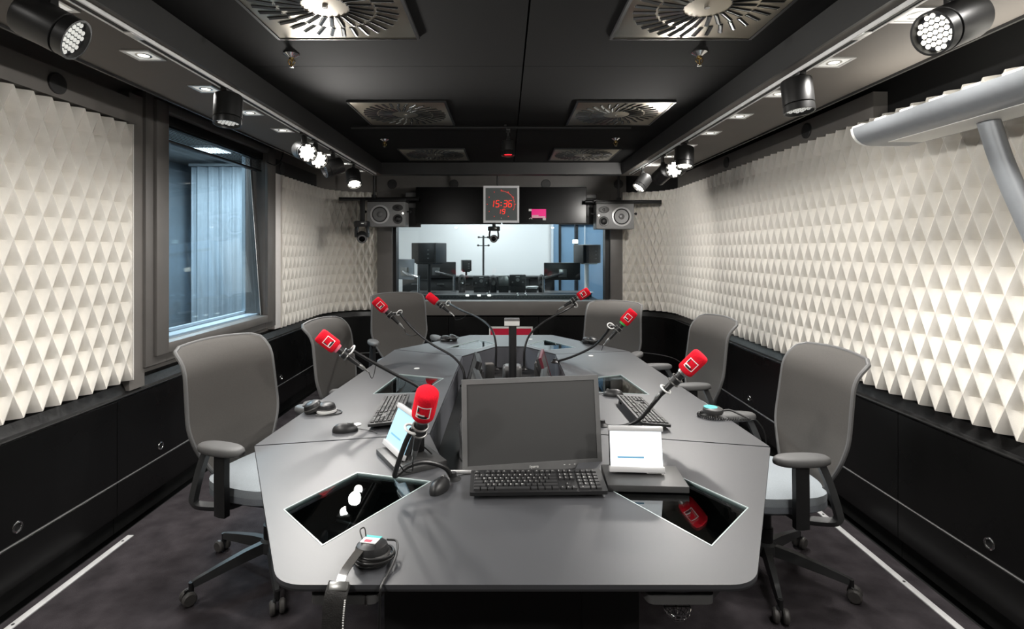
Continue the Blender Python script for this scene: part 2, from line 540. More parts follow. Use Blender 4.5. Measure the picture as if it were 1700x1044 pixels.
FZa, FZb = 0.785, 2.29
foam('acoustic_foam', lambda u: ((XL, 0.4+u), (1, 0)), 3.085-0.4, FZa, FZb,
     'flat white diamond-relief acoustic foam beside the grey window surround')
LA = YB-RL-5.16
def pathL(u):
    if u < LA: return (XL, 5.16+u), (1, 0)
    a = (u-LA)/RL
    if a < math.pi/2:
        th = math.pi-a
        return (XL+RL+RL*math.cos(th), YB-RL+RL*math.sin(th)), (-math.cos(th), -math.sin(th))
    return (XL+RL+(u-LA-RL*math.pi/2), YB), (0, -1)
foam('acoustic_foam', pathL, LA+RL*math.pi/2+0.04, FZa, FZb,
     'curved white acoustic foam corner between the tilted window and the control room glass')
RA = 0.09
def pathR(u):
    if u < RA: return (1.49+u, YB), (0, -1)
    a = (u-RA)/RR
    if a < math.pi/2:
        th = math.pi/2-a
        return (XR-RR+RR*math.cos(th), YB-RR+RR*math.sin(th)), (-math.cos(th), -math.sin(th))
    return (XR, YB-RR-(u-RA-RR*math.pi/2)), (-1, 0)
foam('acoustic_foam', pathR, RA+RR*math.pi/2+(YB-RR-0.4), FZa, FZb,
     'long white diamond-relief acoustic foam wall behind the grey floor lamp')
bm = NB(); box(bm, (XL+0.035, 5.09, 1.54), (0.07, 0.13, 1.5), bevel=0.002); struct('trim_8', bm, 'foam_edge')

bm = NB(); box(bm, (XL+0.044, 3.089, 1.5375), (0.088, 0.006, 1.505)); struct('trim_11', bm, 'foam_edge')
# ---- base cabinets
def cabinet(side, xf, xw, y0, y1, ry, label):
    """xf front plane, xw wall plane"""
    s = -1 if side == 'L' else 1
    t = thing('base_cabinet', label, 'cabinet', (0, 0, 0), group='black base cabinets along the walls')
    ym = (y0+y1)/2; wd = y1-y0-0.004
    bm = NB(); box(bm, ((xf+s*0.02+xw)/2, ym, 0.33), (abs(xw-xf)-0.022, wd, 0.74)); obj('body', bm, 'rubber_black', t)
    bm = NB(); box(bm, (xf+s*0.010, ym, 0.48), (0.02, wd, 0.45), bevel=0.0015, seg=1)
    dr = obj('door', bm, 'cabinet_black', t)
    bm = NB(); box(bm, (xf+s*0.010, ym, 0.152), (0.02, wd, 0.184), bevel=0.0015, seg=1); obj('plinth_panel', bm, 'cabinet_black', t)
    bm = NB(); box(bm, (xf+s*0.009, ym, 0.2495), (0.02, wd, 0.0045)); obj('edge_highlight', bm, 'aluminium', t)  # pale strip stands in for the highlight along the panel edge
    if ry is not None:
        bm = NB(); torus(bm, (xf-s*0.001, ry, 0.318), (1, 0, 0), 0.021, 0.0045, 26, 8); obj('ring_pull', bm, 'chrome', dr)
        bm = NB(); cyl(bm, (xf-s*0.001, ry, 0.318), (xf+s*0.004, ry, 0.318), 0.018, seg=24); obj('ring_hole', bm, 'slot_black', dr)
    return t
where = ['under the flat foam', 'under the pillar of the tilted window', 'under the near half of the tilted window',
         'under the far half of the tilted window', 'under the start of the curved foam']
eL = [0.14, 1.07, 2.0, 2.93, 3.86, 4.79, 5.72]
for i, (a, b) in enumerate(zip(eL, eL[1:])):
    nm = ['near end of the flat foam wall', 'middle of the flat foam wall', 'last one under the flat foam wall',
          'under the near part of the tilted window', 'under the far part of the tilted window', 'under the start of the curved foam'][i]
    cabinet('L', -2.17, XL, a, b, [0.47, 1.40, 2.33, 3.30, 4.19, 5.07][i], 'glossy black base cabinet with ring pull, '+nm)
eR = [-0.3, 0.71, 1.71, 2.71, 3.75, 4.8, 5.72]
for i, (a, b) in enumerate(zip(eR, eR[1:])):
    nm = ['furthest before the floor lamp', 'just before the floor lamp', 'beside the floor lamp', 'behind the big chair facing the coiled cable',
          'behind the middle chair of the foam side', 'last before the far foam corner'][i]
    cabinet('R', 2.03, XR, a, b, [0.2, 1.2, 2.197, 3.265, 4.36, 5.21][i], 'glossy black base cabinet with ring pull, '+nm)
def corner_cab(cx, cy, R, a0, a1, label, ring, yend, xw):
    t = thing('corner_cabinet', label, 'cabinet', group='black base cabinets along the walls')
    def seg(nm, z0, z1, th, m, r=R):
        bm = NB(); corner_strip(bm, cx, cy, r, a0, a1, z0, z1, th)
        s = 1 if xw > 0 else -1
        xx = cx+s*r
        box(bm, (xx+s*th/2, (yend+cy)/2, (z0+z1)/2), (th, abs(cy-yend)-0.002, z1-z0))
        return obj(nm, bm, m, t)
    d = seg('door', 0.255, 0.705, 0.02, 'cabinet_black'); seg('plinth_panel', 0.06, 0.244, 0.02, 'cabinet_black')
    seg('edge_highlight', 0.2473, 0.2518, 0.02, 'aluminium', R); seg('body', -0.04, 0.70, 0.05, 'rubber_black', R+0.022)  # pale strip carries the edge highlight round the corner
    if ring:
        bm = NB(); torus(bm, ring, (1, 0, 0), 0.021, 0.0045, 26, 8); obj('ring_pull', bm, 'chrome', d)
corner_cab(-1.66, 6.13, 0.51, math.pi, math.pi/2, 'curved glossy black cabinet in the corner behind the chairs, under the curved foam', (-2.169, 6.0, 0.318), 5.722, XL)
corner_cab(1.55, 6.20, 0.48, 0, math.pi/2, 'curved glossy black cabinet in the corner right of the control room window', None, 5.722, XR)
xs = [-1.66, -0.72, 0.42, 1.55]
for i, (a, b) in enumerate(zip(xs, xs[1:])):
    t = thing('base_cabinet', 'glossy black panel cabinet under the control room window, '+['left third', 'middle third behind the red panel', 'right third'][i],
              'cabinet', group='black base cabinets along the walls')
    xm = (a+b)/2; wd = b-a-0.004
    bm = NB(); box(bm, (xm, 6.72, 0.33), (wd, 0.11, 0.74)); obj('body', bm, 'rubber_black', t)
    bm = NB(); box(bm, (xm, 6.65, 0.48), (wd, 0.02, 0.45), bevel=0.0015, seg=1); obj('door', bm, 'cabinet_black', t)
    bm = NB(); box(bm, (xm, 6.65, 0.152), (wd, 0.02, 0.184), bevel=0.0015, seg=1); obj('plinth_panel', bm, 'cabinet_black', t)
    bm = NB(); box(bm, (xm, 6.649, 0.2495), (wd, 0.02, 0.0045)); obj('edge_highlight', bm, 'aluminium', t)  # edge highlight put in as a pale strip

# ledges: cap strips, front lip and rubber rail
def ledge(name, pts_f, off):
    bm = NB()
    tube(bm, [Vector((p[0], p[1], 0.706)) for p in pts_f], 1.0, prof=[(-0.006, -0.006), (off, -0.006), (off, 0.006), (-0.006, 0.006)], up=(0, 0, 1))
    s = struct(name, bm, 'ledge_black')
    bm = NB(); tube(bm, [Vector((p[0], p[1], 0.716)) for p in pts_f], 0.006, 8); obj('front_lip', bm, 'rubber_black', s)
    bm = NB(); tube(bm, [Vector((p[0], p[1], 0.742)) for p in pts_f], 1.0,
                    prof=[(off*0.55, -0.03), (off, -0.03), (off, 0.035), (off*0.75, 0.02)], up=(0, 0, 1)); obj('rubber_rail', bm, 'ledge_black', s)
def arc(cx, cy, R, a0, a1, n=12): return [(cx+R*math.cos(a0+(a1-a0)*i/n), cy+R*math.sin(a0+(a1-a0)*i/n)) for i in range(n+1)]
ledge('trim_9', [(-2.17, Y0), (-2.17, 6.13)]+arc(-1.66, 6.13, 0.51, math.pi, math.pi/2)[1:]+[(-1.45, 6.64)], -0.11)
ledge('trim_10', [(1.30, 6.66), (1.55, 6.68)]+arc(1.55, 6.20, 0.48, math.pi/2, 0)[1:]+[(2.03, Y0)], -0.11)

# ---- left booth window: outer frame, reveal, tilted pane, blind, booth behind
bm = NB()
ya, yb, za, zb = 3.20, 5.01, 0.83, 2.52
xf = -2.195
def frame_boxes(bm, x0, x1, ya, yb, za, zb, yi0, yi1, zi0, zi1, bev=0.004):
    xm = (x0+x1)/2; th = abs(x1-x0)
    box(bm, (xm, (ya+yi0)/2, (za+zb)/2), (th, yi0-ya, zb-za), bevel=bev)
    box(bm, (xm, (yi1+yb)/2, (za+zb)/2), (th, yb-yi1, zb-za), bevel=bev)
    box(bm, (xm, (yi0+yi1)/2, (za+zi0)/2), (th-0.004, yi1-yi0+0.01, zi0-za), bevel=bev)
    box(bm, (xm, (yi0+yi1)/2, (zi1+zb)/2), (th-0.004, yi1-yi0+0.01, zb-zi1), bevel=bev)
frame_boxes(bm, XL-0.002, xf, ya, yb, za, zb, WY0, WY1, WZ0, WZ1)
win = struct('window_1', bm, 'frame_grey')
bm = NB(); frame_boxes(bm, xf-0.01, xf+0.022, 3.27, 4.93, 0.885, 2.495, WY0, WY1, WZ0, WZ1, 0.006); obj('inner_frame', bm, 'frame_grey', win)
# tilted pane: bottom near, top deeper
bm = NB()
xb, xt = -2.235, -2.335
tl = (Vector((xt, 0, 2.36))-Vector((xb, 0, 0.975)))
ang = math.atan2(tl.x, tl.z)
def pane_pt(y, z, o=0.0): return Vector((xb+(z-0.975)/(2.36-0.975)*(xt-xb)+o, y, z))
vs = [pane_pt(3.40, 0.965), pane_pt(4.79, 0.965), pane_pt(4.79, 2.43), pane_pt(3.40, 2.43)]
vb = [v+Vector((-0.012, 0, 0)) for v in vs]
A = [bm.verts.new(v) for v in vs]; B = [bm.verts.new(v) for v in vb]
bm.faces.new(A); bm.faces.new(list(reversed(B)))
for i in range(4): bm.faces.new((A[i], A[(i+1) % 4], B[(i+1) % 4], B[i]))
obj('pane', bm, 'booth_glass', win)
bm = NB()
for y in (3.405, 4.785):
    tube(bm, [pane_pt(y, 0.96, 0.006), pane_pt(y, 2.43, 0.006)], 0.012, 6)
obj('pane_seal', bm, 'rubber_black', win)
bm = NB(); tube(bm, [pane_pt(4.765, 0.96, 0.008), pane_pt(4.765, 2.43, 0.008)], 0.0035, 6); obj('seal_bead', bm, 'aluminium', win)
bm = NB(); box(bm, (-2.33, (WY0+WY1)/2, 0.962), (0.14, WY1-WY0-0.004, 0.02)); obj('window_sill', bm, 'sill_light', win)
# second (outer) pane on the booth side, upright, in a slim aluminium frame
bm = NB(); box(bm, (-2.385, (WY0+WY1)/2, (WZ0+WZ1)/2), (0.012, WY1-WY0-0.02, WZ1-WZ0-0.04)); obj('outer_pane', bm, 'window_glass', win)
bm = NB()
box(bm, (-2.385, 4.78, 1.7), (0.03, 0.016, 1.46)); box(bm, (-2.385, 3.41, 1.7), (0.03, 0.02, 1.46)); box(bm, (-2.385, 4.1, 0.985), (0.03, 1.39, 0.02))
obj('outer_frame', bm, 'sill_light', win)
# raised blind: cassette and stacked slats
bl = thing('window_blind', 'raised black slatted blind with cassette inside the tilted window', 'blind')
bm = NB(); box(bm, (-2.262, 4.09, 2.405), (0.10, 1.385, 0.065), bevel=0.004); obj('cassette', bm, 'rubber_black', bl)
for k in range(7):
    bm = NB(); box(bm, (-2.25, 4.09, 2.357-k*0.010), (0.05, 1.38, 0.004), (0, math.radians(18), 0)); obj('slat', bm, 'rubber_black', bl)
bm = NB(); box(bm, (-2.25, 4.09, 2.272), (0.055, 1.38, 0.016), bevel=0.003); obj('bottom_rail', bm, 'plastic_black', bl)
bm = NB(); tube(bm, [(-2.222, 3.40, 2.368), (-2.222, 4.78, 2.368)], 0.004, 6); obj('guide_rod', bm, 'chrome', bl)
# booth behind the pane
bm = NB()
box(bm, (-4.4, 4.6, 1.35), (0.1, 5.4, 2.9))
struct('wall_booth', bm, 'wall_booth')
bm = NB(); box(bm, (-3.5, 7.3, 1.35), (1.9, 0.1, 2.9)); box(bm, (-3.5, 1.9, 1.35), (1.9, 0.1, 2.9)); struct('wall_booth_ends', bm, 'wall_booth')
bm = NB(); box(bm, (-3.53, 4.6, 2.75), (1.8, 5.4, 0.1)); struct('ceiling_booth', bm, 'wall_grey')
bm = NB(); box(bm, (-3.53, 4.6, -0.05), (1.8, 5.4, 0.1)); struct('floor_booth', bm, 'carpet')
t = thing('booth_curtain', 'pale blue-grey pleated curtain in the booth behind the tilted window', 'curtain', (-4.05, 6.75, 0.02))
bm = NB(); rows_ = []
for i in range(161):
    x = 1.62*i/160; y = 0.035*math.sin(x*42)+0.012*math.sin(x*97+1)
    rows_.append((bm.verts.new((x, y, 0)), bm.verts.new((x, y*0.8, 2.6)), bm.verts.new((x, y*0.8+0.006, 2.6)), bm.verts.new((x, y+0.006, 0))))
for a, b in zip(rows_, rows_[1:]):
    for k in range(4): bm.faces.new((a[k], b[k], b[(k+1) % 4], a[(k+1) % 4]))
obj('fabric', bm, 'curtain_blue', t, angle=60)
bm = NB(); box(bm, (0.81, 0, 2.625), (1.66, 0.04, 0.03)); obj('curtain_rail', bm, 'aluminium', t)
for k, (x, y) in enumerate(((-3.3, 4.6), (-3.3, 5.9))):  # ceiling is out of view; lights added to brighten the booth
    t = thing('added_ceiling_light', 'unseen white square ceiling light added to light the blue booth behind the tilted window', 'light', (x, y, 2.7), group='added booth ceiling lights')
    bm = NB(); box(bm, (0, 0, -0.012), (0.32, 0.32, 0.03), bevel=0.004); obj('frame', bm, 'white_plastic', t)
    bm = NB(); box(bm, (0, 0, -0.03), (0.28, 0.28, 0.01)); obj('diffuser', bm, 'fill_panel', t)
    l = bpy.data.lights.new('booth_fill', 'AREA'); l.energy = BOOTH_W; l.size = 0.28; l.color = (0.92, 0.97, 1.0)
    o = bpy.data.objects.new('booth_fill', l); COL.objects.link(o); o.parent = t; o.location = (0, 0, -0.04)

# ---- control-room window
bm = NB()
yf = YB-0.06
def fr(bm, x0, x1, z0, z1): box(bm, ((x0+x1)/2, yf, (z0+z1)/2), (x1-x0, 0.12, z1-z0), bevel=0.004)
fr(bm, -1.63, FX0, 0.72, 2.29); fr(bm, FX1, 1.49, 0.72, 2.29); fr(bm, FX0-0.004, FX1+0.004, 0.72, FZ0); fr(bm, FX0-0.004, FX1+0.004, FZ1, 2.29)
w2 = struct('window_2', bm, 'frame_grey')
bm = NB()
for x in (FX0+0.015, FX1-0.03): box(bm, (x, YB+0.02, (FZ0+FZ1)/2), (0.05, 0.16, FZ1-FZ0))
obj('reveal', bm, 'rubber_black', w2)
bm = NB(); box(bm, (0, YB+0.03, (FZ0+FZ1)/2), (FX1-FX0, 0.012, FZ1-FZ0)).verts.ensure_lookup_table()
bmesh.ops.translate(bm, verts=bm.verts, vec=((FX0+FX1)/2, 0, 0)); obj('pane', bm, 'window_glass', w2)

# ================================================================ CEILING FITTINGS
# ---- square swirl diffusers
def make_diffuser():
    t = thing('ceiling_diffuser', 'x', 'vent', group='square swirl air diffusers')
    S = 0.6
    bm = NB(); box(bm, (0, 0, -0.004), (S, S, 0.010), bevel=0.002); obj('plate', bm, 'steel_plate', t)
    bm = NB()
    for sx, sy, lx, ly in ((0, 1, S, 0.006), (0, -1, S, 0.006), (1, 0, 0.006, S), (-1, 0, 0.006, S)):
        box(bm, (sx*S/2, sy*S/2, -0.005), (lx+0.006, ly, 0.014))
    obj('rim', bm, 'plastic_black', t)
    def slot_mesh(L, W):
        bm = NB(); box(bm, (0, 0, -0.0095), (L, W, 0.002)); return bm
    def blade_bm(L, W):
        bm = NB(); box(bm, (0, 0, -0.012), (L*0.96, W*0.55, 0.0015), (math.radians(28), 0, 0)); return bm
    proto = {}
    for ring, (r0, r1, cnt, W) in enumerate(((0.185, 0.272, 32, 0.018), (0.085, 0.178, 24, 0.018))):
        for i in range(cnt):
            a = 2*math.pi*(i+0.5*ring)/cnt
            if ring not in proto:
                s = obj('slot', slot_mesh(r1-r0, W), 'slot_black', t); b = obj('blade', blade_bm(r1-r0, W), 'blade_steel', s)
                proto[ring] = (s, b)
            else:
                s = proto[ring][0].copy(); COL.objects.link(s); b = proto[ring][1].copy(); COL.objects.link(b); b.parent = s
            rm = (r0+r1)/2
            sk = 0.42 if ring == 0 else 0.30
            s.location = (rm*math.cos(a), rm*math.sin(a), 0)
            s.rotation_euler = (0, 0, a+sk*0.55)
    bm = NB(); cyl(bm, (0, 0, -0.014), (0, 0, -0.008), 0.010, seg=14); obj('screw', bm, 'chrome', t)
    return t
d0 = make_diffuser()
dl = [(-0.675, 1.96, 'beside the light track over the near foam, above the near monitor'), (0.755, 1.96, 'beside the light track over the floor lamp'),
      (-0.672, 3.52, 'left of the ceiling joint, against the cross tube'), (0.745, 3.52, 'right of the ceiling joint, against the cross tube'),
      (-0.672, 5.02, 'left one behind the red spotlight'), (0.745, 5.02, 'right one behind the red spotlight')]
for i, (x, y, lb) in enumerate(dl):
    o = d0 if i == 0 else dup(d0)
    o.location = (x, y, ZC)
    o['label'] = 'square metal swirl diffuser '+lb

# ---- sprinklers
def make_sprinkler():
    t = thing('ceiling_sprinkler', 'x', 'sprinkler', group='ceiling sprinklers')
    bm = NB(); lathe(bm, [(0, 0), (0.036, 0), (0.036, -0.004), (0.020, -0.014), (0.012, -0.02), (0, -0.02)], 24); obj('escutcheon', bm, 'chrome', t)
    bm = NB(); lathe(bm, [(0, -0.018), (0.012, -0.018), (0.011, -0.03), (0.005, -0.034), (0.004, -0.055), (0.007, -0.058), (0, -0.06)], 16); obj('nozzle', bm, 'brass', t)
    bm = NB(); tube(bm, catmull([(-0.010, 0, -0.026), (-0.016, 0, -0.04), (0, 0, -0.062)]), 0.0022, 6)
    tube(bm, catmull([(0.010, 0, -0.026), (0.016, 0, -0.04), (0, 0, -0.062)]), 0.0022, 6); obj('yoke', bm, 'brass', t)
    bm = NB(); lathe(bm, [(0, -0.062), (0.010, -0.063), (0.010, -0.0645), (0, -0.066)], 16); obj('deflector', bm, 'chrome', t)
    return t
s0 = make_sprinkler()
for i, (x, y, lb) in enumerate(((-1.0, 2.45, 'beside the near left diffuser'), (0.90, 2.43, 'beside the near right diffuser'),
                                (-1.0, 4.34, 'left of the hanging red spotlight'), (0.905, 4.30, 'right of the hanging red spotlight'))):
    o = s0 if i == 0 else dup(s0)
    o.location = (x, y, ZC); o['label'] = 'small chrome and brass sprinkler head '+lb

# ---- light tracks
XTL, XTR = -1.355, 1.30
def track(x, label):
    t = thing('light_track', label, 'track', (x, (-0.7+5.42)/2, ZS))
    L = 6.12
    bm = NB(); box(bm, (0, 0, -0.006), (0.034, L, 0.012)); obj('channel', bm, 'slot_black', t)
    for s in (-1, 1):
        bm = NB(); box(bm, (s*0.0165, 0, -0.008), (0.008, L, 0.016), bevel=0.001, seg=1); obj('rail_edge', bm, 'strip_white', t)
    bm = NB(); box(bm, (0, -0.45, -0.012), (0.03, 0.07, 0.012), bevel=0.002); obj('joiner', bm, 'aluminium', t)
track(XTL, 'recessed spotlight track along the soffit over the tilted window')
track(XTR, 'recessed spotlight track along the soffit over the long foam wall')
t = thing('ceiling_tube', 'thin black tube carrying the red spotlight across the ceiling', 'track', (0, 3.84, ZC))
bm = NB(); cyl(bm, (-1.13, 0, -0.020), (0.92, 0, -0.020), 0.011, seg=14); obj('tube', bm, 'spot_black', t)
bm = NB()
for x in (-1.0, 0.0, 0.85): box(bm, (x, 0, -0.006), (0.02, 0.02, 0.014))
obj('clips', bm, 'spot_black', t)

# ---- track spotlights
def spotlight(x, y, zc, d, label, lamp=None, R=0.064, L=0.15, zt=ZS, ledm='led_on', watt=SPOT_W, cone=100):
    d = Vector(d).normalized()
    t = thing('track_spotlight', label, 'spotlight', (x, y, zt), group='black track spotlights')
    c = Vector((0, 0, zc-zt))                       # pivot at the centre of the can
    bm = NB(); box(bm, (0, 0, -0.016), (0.03, 0.085, 0.022), bevel=0.003); obj('track_adapter', bm, 'spot_black', t)
    bm = NB(); cyl(bm, (0, 0, -0.02), (0, 0, c.z+R*0.9), 0.012, seg=14); obj('stem', bm, 'spot_black', t)
    M = Matrix.Translation(c) @ frame_to(d)
    # bracket: flat arm on the side of the can
    bm = NB()
    box(bm, (0, 0, 0), (0.03, 0.03, 0.075), bevel=0.004)
    bmesh.ops.transform(bm, matrix=Matrix.Translation((0, 0, c.z+R*0.95+0.004)), verts=bm.verts)
    obj('bracket', bm, 'spot_black', t)
    bm = NB()
    lathe(bm, [(0, -L/2), (R*0.86, -L/2), (R*0.97, -L/2+0.004), (R, -L/2+0.012), (R, L/2-0.036), (R*0.93, L/2-0.034), (0, L/2-0.034)], 40, M)
    can = obj('housing', bm, 'spot_black', t)
    bm = NB()
    lathe(bm, [(R*0.9, L/2-0.036), (R*0.98, L/2-0.030), (R, L/2), (R*0.90, L/2), (R*0.86, L/2-0.016)], 40, M); obj('front_ring', bm, 'spot_black', t)
    bm = NB(); lathe(bm, [(0, L/2-0.016), (R*0.9, L/2-0.016), (R*0.9, L/2-0.024), (0, L/2-0.024)], 40, M); ln = obj('lens', bm, 'lens_off', t)
    bm = NB()
    for i in range(-3, 4):
        for j in range(-3, 4):
            xx = (i+0.5*(j % 2))*0.017; yy = j*0.0155
            if math.hypot(xx, yy) < R*0.78:
                p = M @ Vector((xx, yy, L/2-0.0155)); q = M @ Vector((xx, yy, L/2-0.013))
                cyl(bm, p, q, 0.0072, seg=8)
    obj('led_cluster', bm, ledm if lamp else 'lens_off', ln)['kind'] = 'stuff'
    if lamp:
        spot_lamp('spot_lamp', c+d*(L/2+0.01), d, watt, cone, parent=t, color=lamp, radius=R*0.8)
    return t
W = (1, 0.965, 0.915)
spotlight(XTL, 1.56, 2.215, (0.80, 0.22, -0.42), 'large black track spotlight over the flat foam wall', W, ledm='led_dim')
spotlight(XTL, 2.56, 2.235, (0.02, -0.12, -1), 'black track spotlight pointing down before the tilted window', W, ledm='led_dim')
spotlight(XTL, 3.53, 2.215, (0.60, -0.72, -0.28), 'front bright track spotlight of the pair past the tilted window', W)
spotlight(XTL, 3.74, 2.205, (0.62, -0.72, -0.30), 'rear bright track spotlight of the pair past the tilted window', W)
spotlight(XTL, 4.12, 2.20, (-0.62, -0.45, -0.30), 'unlit track spotlight turned to the curved foam', None)
spotlight(XTL, 4.68, 2.19, (0.25, -0.5, -0.85), 'bright track spotlight above the left loudspeaker', W)
spotlight(XTR, 1.525, 2.205, (-0.86, -0.12, -0.38), 'large black track spotlight above the grey floor lamp', W, ledm='led_soft')
spotlight(XTR, 2.33, 2.235, (0.05, -0.10, -1), 'black track spotlight pointing down over the near right chair', W, ledm='led_dim')
spotlight(XTR, 3.80, 2.22, (-0.12, -0.25, -1), 'downward black track spotlight nearest in the cluster by the long foam', W, ledm='led_soft')
spotlight(XTR, 3.98, 2.17, (-0.52, -0.78, -0.25), 'bright track spotlight turned to the room in the cluster by the long foam', W)
spotlight(XTR, 4.33, 2.175, (-0.22, 0.88, -0.32), 'track spotlight turned to the far wall in the cluster by the long foam', W, watt=SPOT_W*1.1, cone=125)
spotlight(XTR, 4.96, 2.19, (-0.58, -0.16, -0.72), 'bright track spotlight above the right loudspeaker', W, watt=SPOT_W*1.5, cone=125)
spotlight(XTL, 0.75, 2.215, (0.72, 0.62, -0.44), 'added unseen track spotlight over the flat foam wall, turned across the table to the long foam', W, watt=REAR_FILL_W, cone=92)  # this and the next three: unseen spots added to light the foam evenly
spotlight(XTL, -0.35, 2.215, (0.55, 0.80, -0.42), 'added unseen last track spotlight over the flat foam wall, turned along the table', W, watt=REAR_FILL_W, cone=92)
spotlight(XTR, 0.75, 2.215, (-0.72, 0.62, -0.44), 'added unseen track spotlight past the floor lamp, turned across the table to the tilted window', W, watt=REAR_FILL_W, cone=92)
spotlight(XTR, -0.35, 2.215, (-0.55, 0.80, -0.42), 'added unseen last track spotlight past the floor lamp, turned along the table', W, watt=REAR_FILL_W, cone=92)
spotlight(0.02, 3.84, 2.295, (0.0, -0.05, -1), 'single black spotlight with red light hanging from the cross tube', (1, 0.1, 0.12),
          R=0.05, L=0.11, zt=ZC-0.025, ledm='led_red_glow', watt=3, cone=60)

# ---- recessed downlights
def make_downlight():
    t = thing('recessed_downlight', 'x', 'downlight', group='square recessed downlights')
    bm = NB(); prism(bm, [(-.058, -.058), (.058, -.058), (.058, .058), (-.058, .058)], -0.004, 0.002,
                     holes=[[(-.046, -.046), (.046, -.046), (.046, .046), (-.046, .046)]]); obj('frame', bm, 'aluminium', t)
    bm = NB(); box(bm, (0, 0, 0.0005), (0.094, 0.094, 0.004)); obj('reflector', bm, 'led_dim', t)
    bm = NB(); lathe(bm, [(0.022, -0.004), (0.030, -0.003), (0.030, 0.001), (0.022, 0.001)], 24); obj('lamp_ring', bm, 'chrome', t)
    bm = NB(); lathe(bm, [(0, -0.0065), (0.02, -0.003), (0.022, 0.0), (0, 0.0)], 20); obj('lamp', bm, 'led_soft', t)
    spot_lamp('downlight_lamp', (0, 0, -0.02), (0, 0, -1), DOWNLIGHT_W, 150, parent=t, radius=0.04, blend=0.8, color=(1, 0.97, 0.93))
    return t
dn0 = make_downlight()
k = 0
for x, y00, side in ((-1.475, 0.80, 'tilted window'), (1.39, 0.88, 'long foam wall')):
    for i in range(11):
        y = y00+i*0.4455
        if y > 5.3: break
        o = dn0 if k == 0 else dup(dn0)
        o.location = (x, y, ZS-0.001)
        o['label'] = 'small square recessed downlight in the soffit along the '+side
        o['group'] = 'square downlights of the soffit along the '+side
        k += 1

# ================================================================ CONFERENCE TABLE
ZT = 0.74; TH = 0.011
OUT = {'nl': (-0.557, 1.263), 'nr': (0.61, 1.263), 'ml': (-1.044, 2.168), 'mr': (1.095, 2.155),
       'fl': (-0.903, 4.27), 'fr': (0.993, 4.20), 'el': (-0.34, 5.0), 'er': (0.45, 5.0)}
INN = {'nl': (-0.20, 1.90), 'nr': (0.24, 1.90), 'ml': (-0.33, 2.31), 'mr': (0.38, 2.31),
       'fl': (-0.325, 4.00), 'fr': (0.385, 4.08), 'el': (-0.075, 4.40), 'er': (0.165, 4.40)}
tbl = thing('conference_table', 'long grey faceted studio table with sunken centre and glass inserts', 'table')
def pz(px, py): v = G(px, py, ZT); return (v.x, v.y)
ins_near_l = [pz(593, 784), pz(470, 846), pz(535, 906), pz(716, 799)]
ins_near_r = [pz(1120, 787), pz(1003, 808), pz(1182, 907), pz(1243, 843)]
ins_mid_l = [pz(663, 621), pz(619, 654), pz(697, 652), pz(737, 628)]
ins_mid_r = [pz(1031, 622), pz(985, 627), pz(993, 651), pz(1078, 655)]
ins_far_l = [pz(795, 564), pz(742, 577), pz(790, 580), pz(822, 570)]
ins_far_r = [pz(905, 564), pz(875, 572), pz(908, 581), pz(956, 577)]
gap = 0.005
def shrink(poly, d):
    """move each edge of a convex-ish polygon inward by d (edges listed in order)"""
    n = len(poly); P2 = [Vector(p) for p in poly]
    ar = sum(P2[i].x*P2[(i+1) % n].y-P2[(i+1) % n].x*P2[i].y for i in range(n))
    if ar < 0: P2 = P2[::-1]
    lines = []
    for i in range(n):
        a, b = P2[i], P2[(i+1) % n]; t = (b-a).normalized(); nn = Vector((-t.y, t.x))
        lines.append((a+nn*d, t))
    out = []
    for i in range(n):
        (p, t), (q, s) = lines[i-1], lines[i]
        den = t.x*s.y-t.y*s.x
        if abs(den) < 1e-6: out.append(tuple(q)); continue
        k = ((q.x-p.x)*s.y-(q.y-p.y)*s.x)/den
        out.append(tuple(p+t*k))
    return out
segs = [
    ('top_segment', [OUT['nl'], OUT['nr'], OUT['mr'], INN['mr'], INN['nr'], INN['nl'], INN['ml'], OUT['ml']], [ins_near_l, ins_near_r], [0.11, 0.11, 0, 0, 0, 0, 0, 0]),
    ('top_segment', [OUT['ml'], INN['ml'], INN['fl'], OUT['fl']], [ins_mid_l], 0),
    ('top_segment', [INN['mr'], OUT['mr'], OUT['fr'], INN['fr']], [ins_mid_r], 0),
    ('top_segment', [OUT['fl'], INN['fl'], INN['el'], INN['er'], INN['fr'], OUT['fr'], OUT['er'], OUT['el']], [ins_far_l, ins_far_r], [0, 0, 0, 0, 0, 0, 0.05, 0.05]),
]
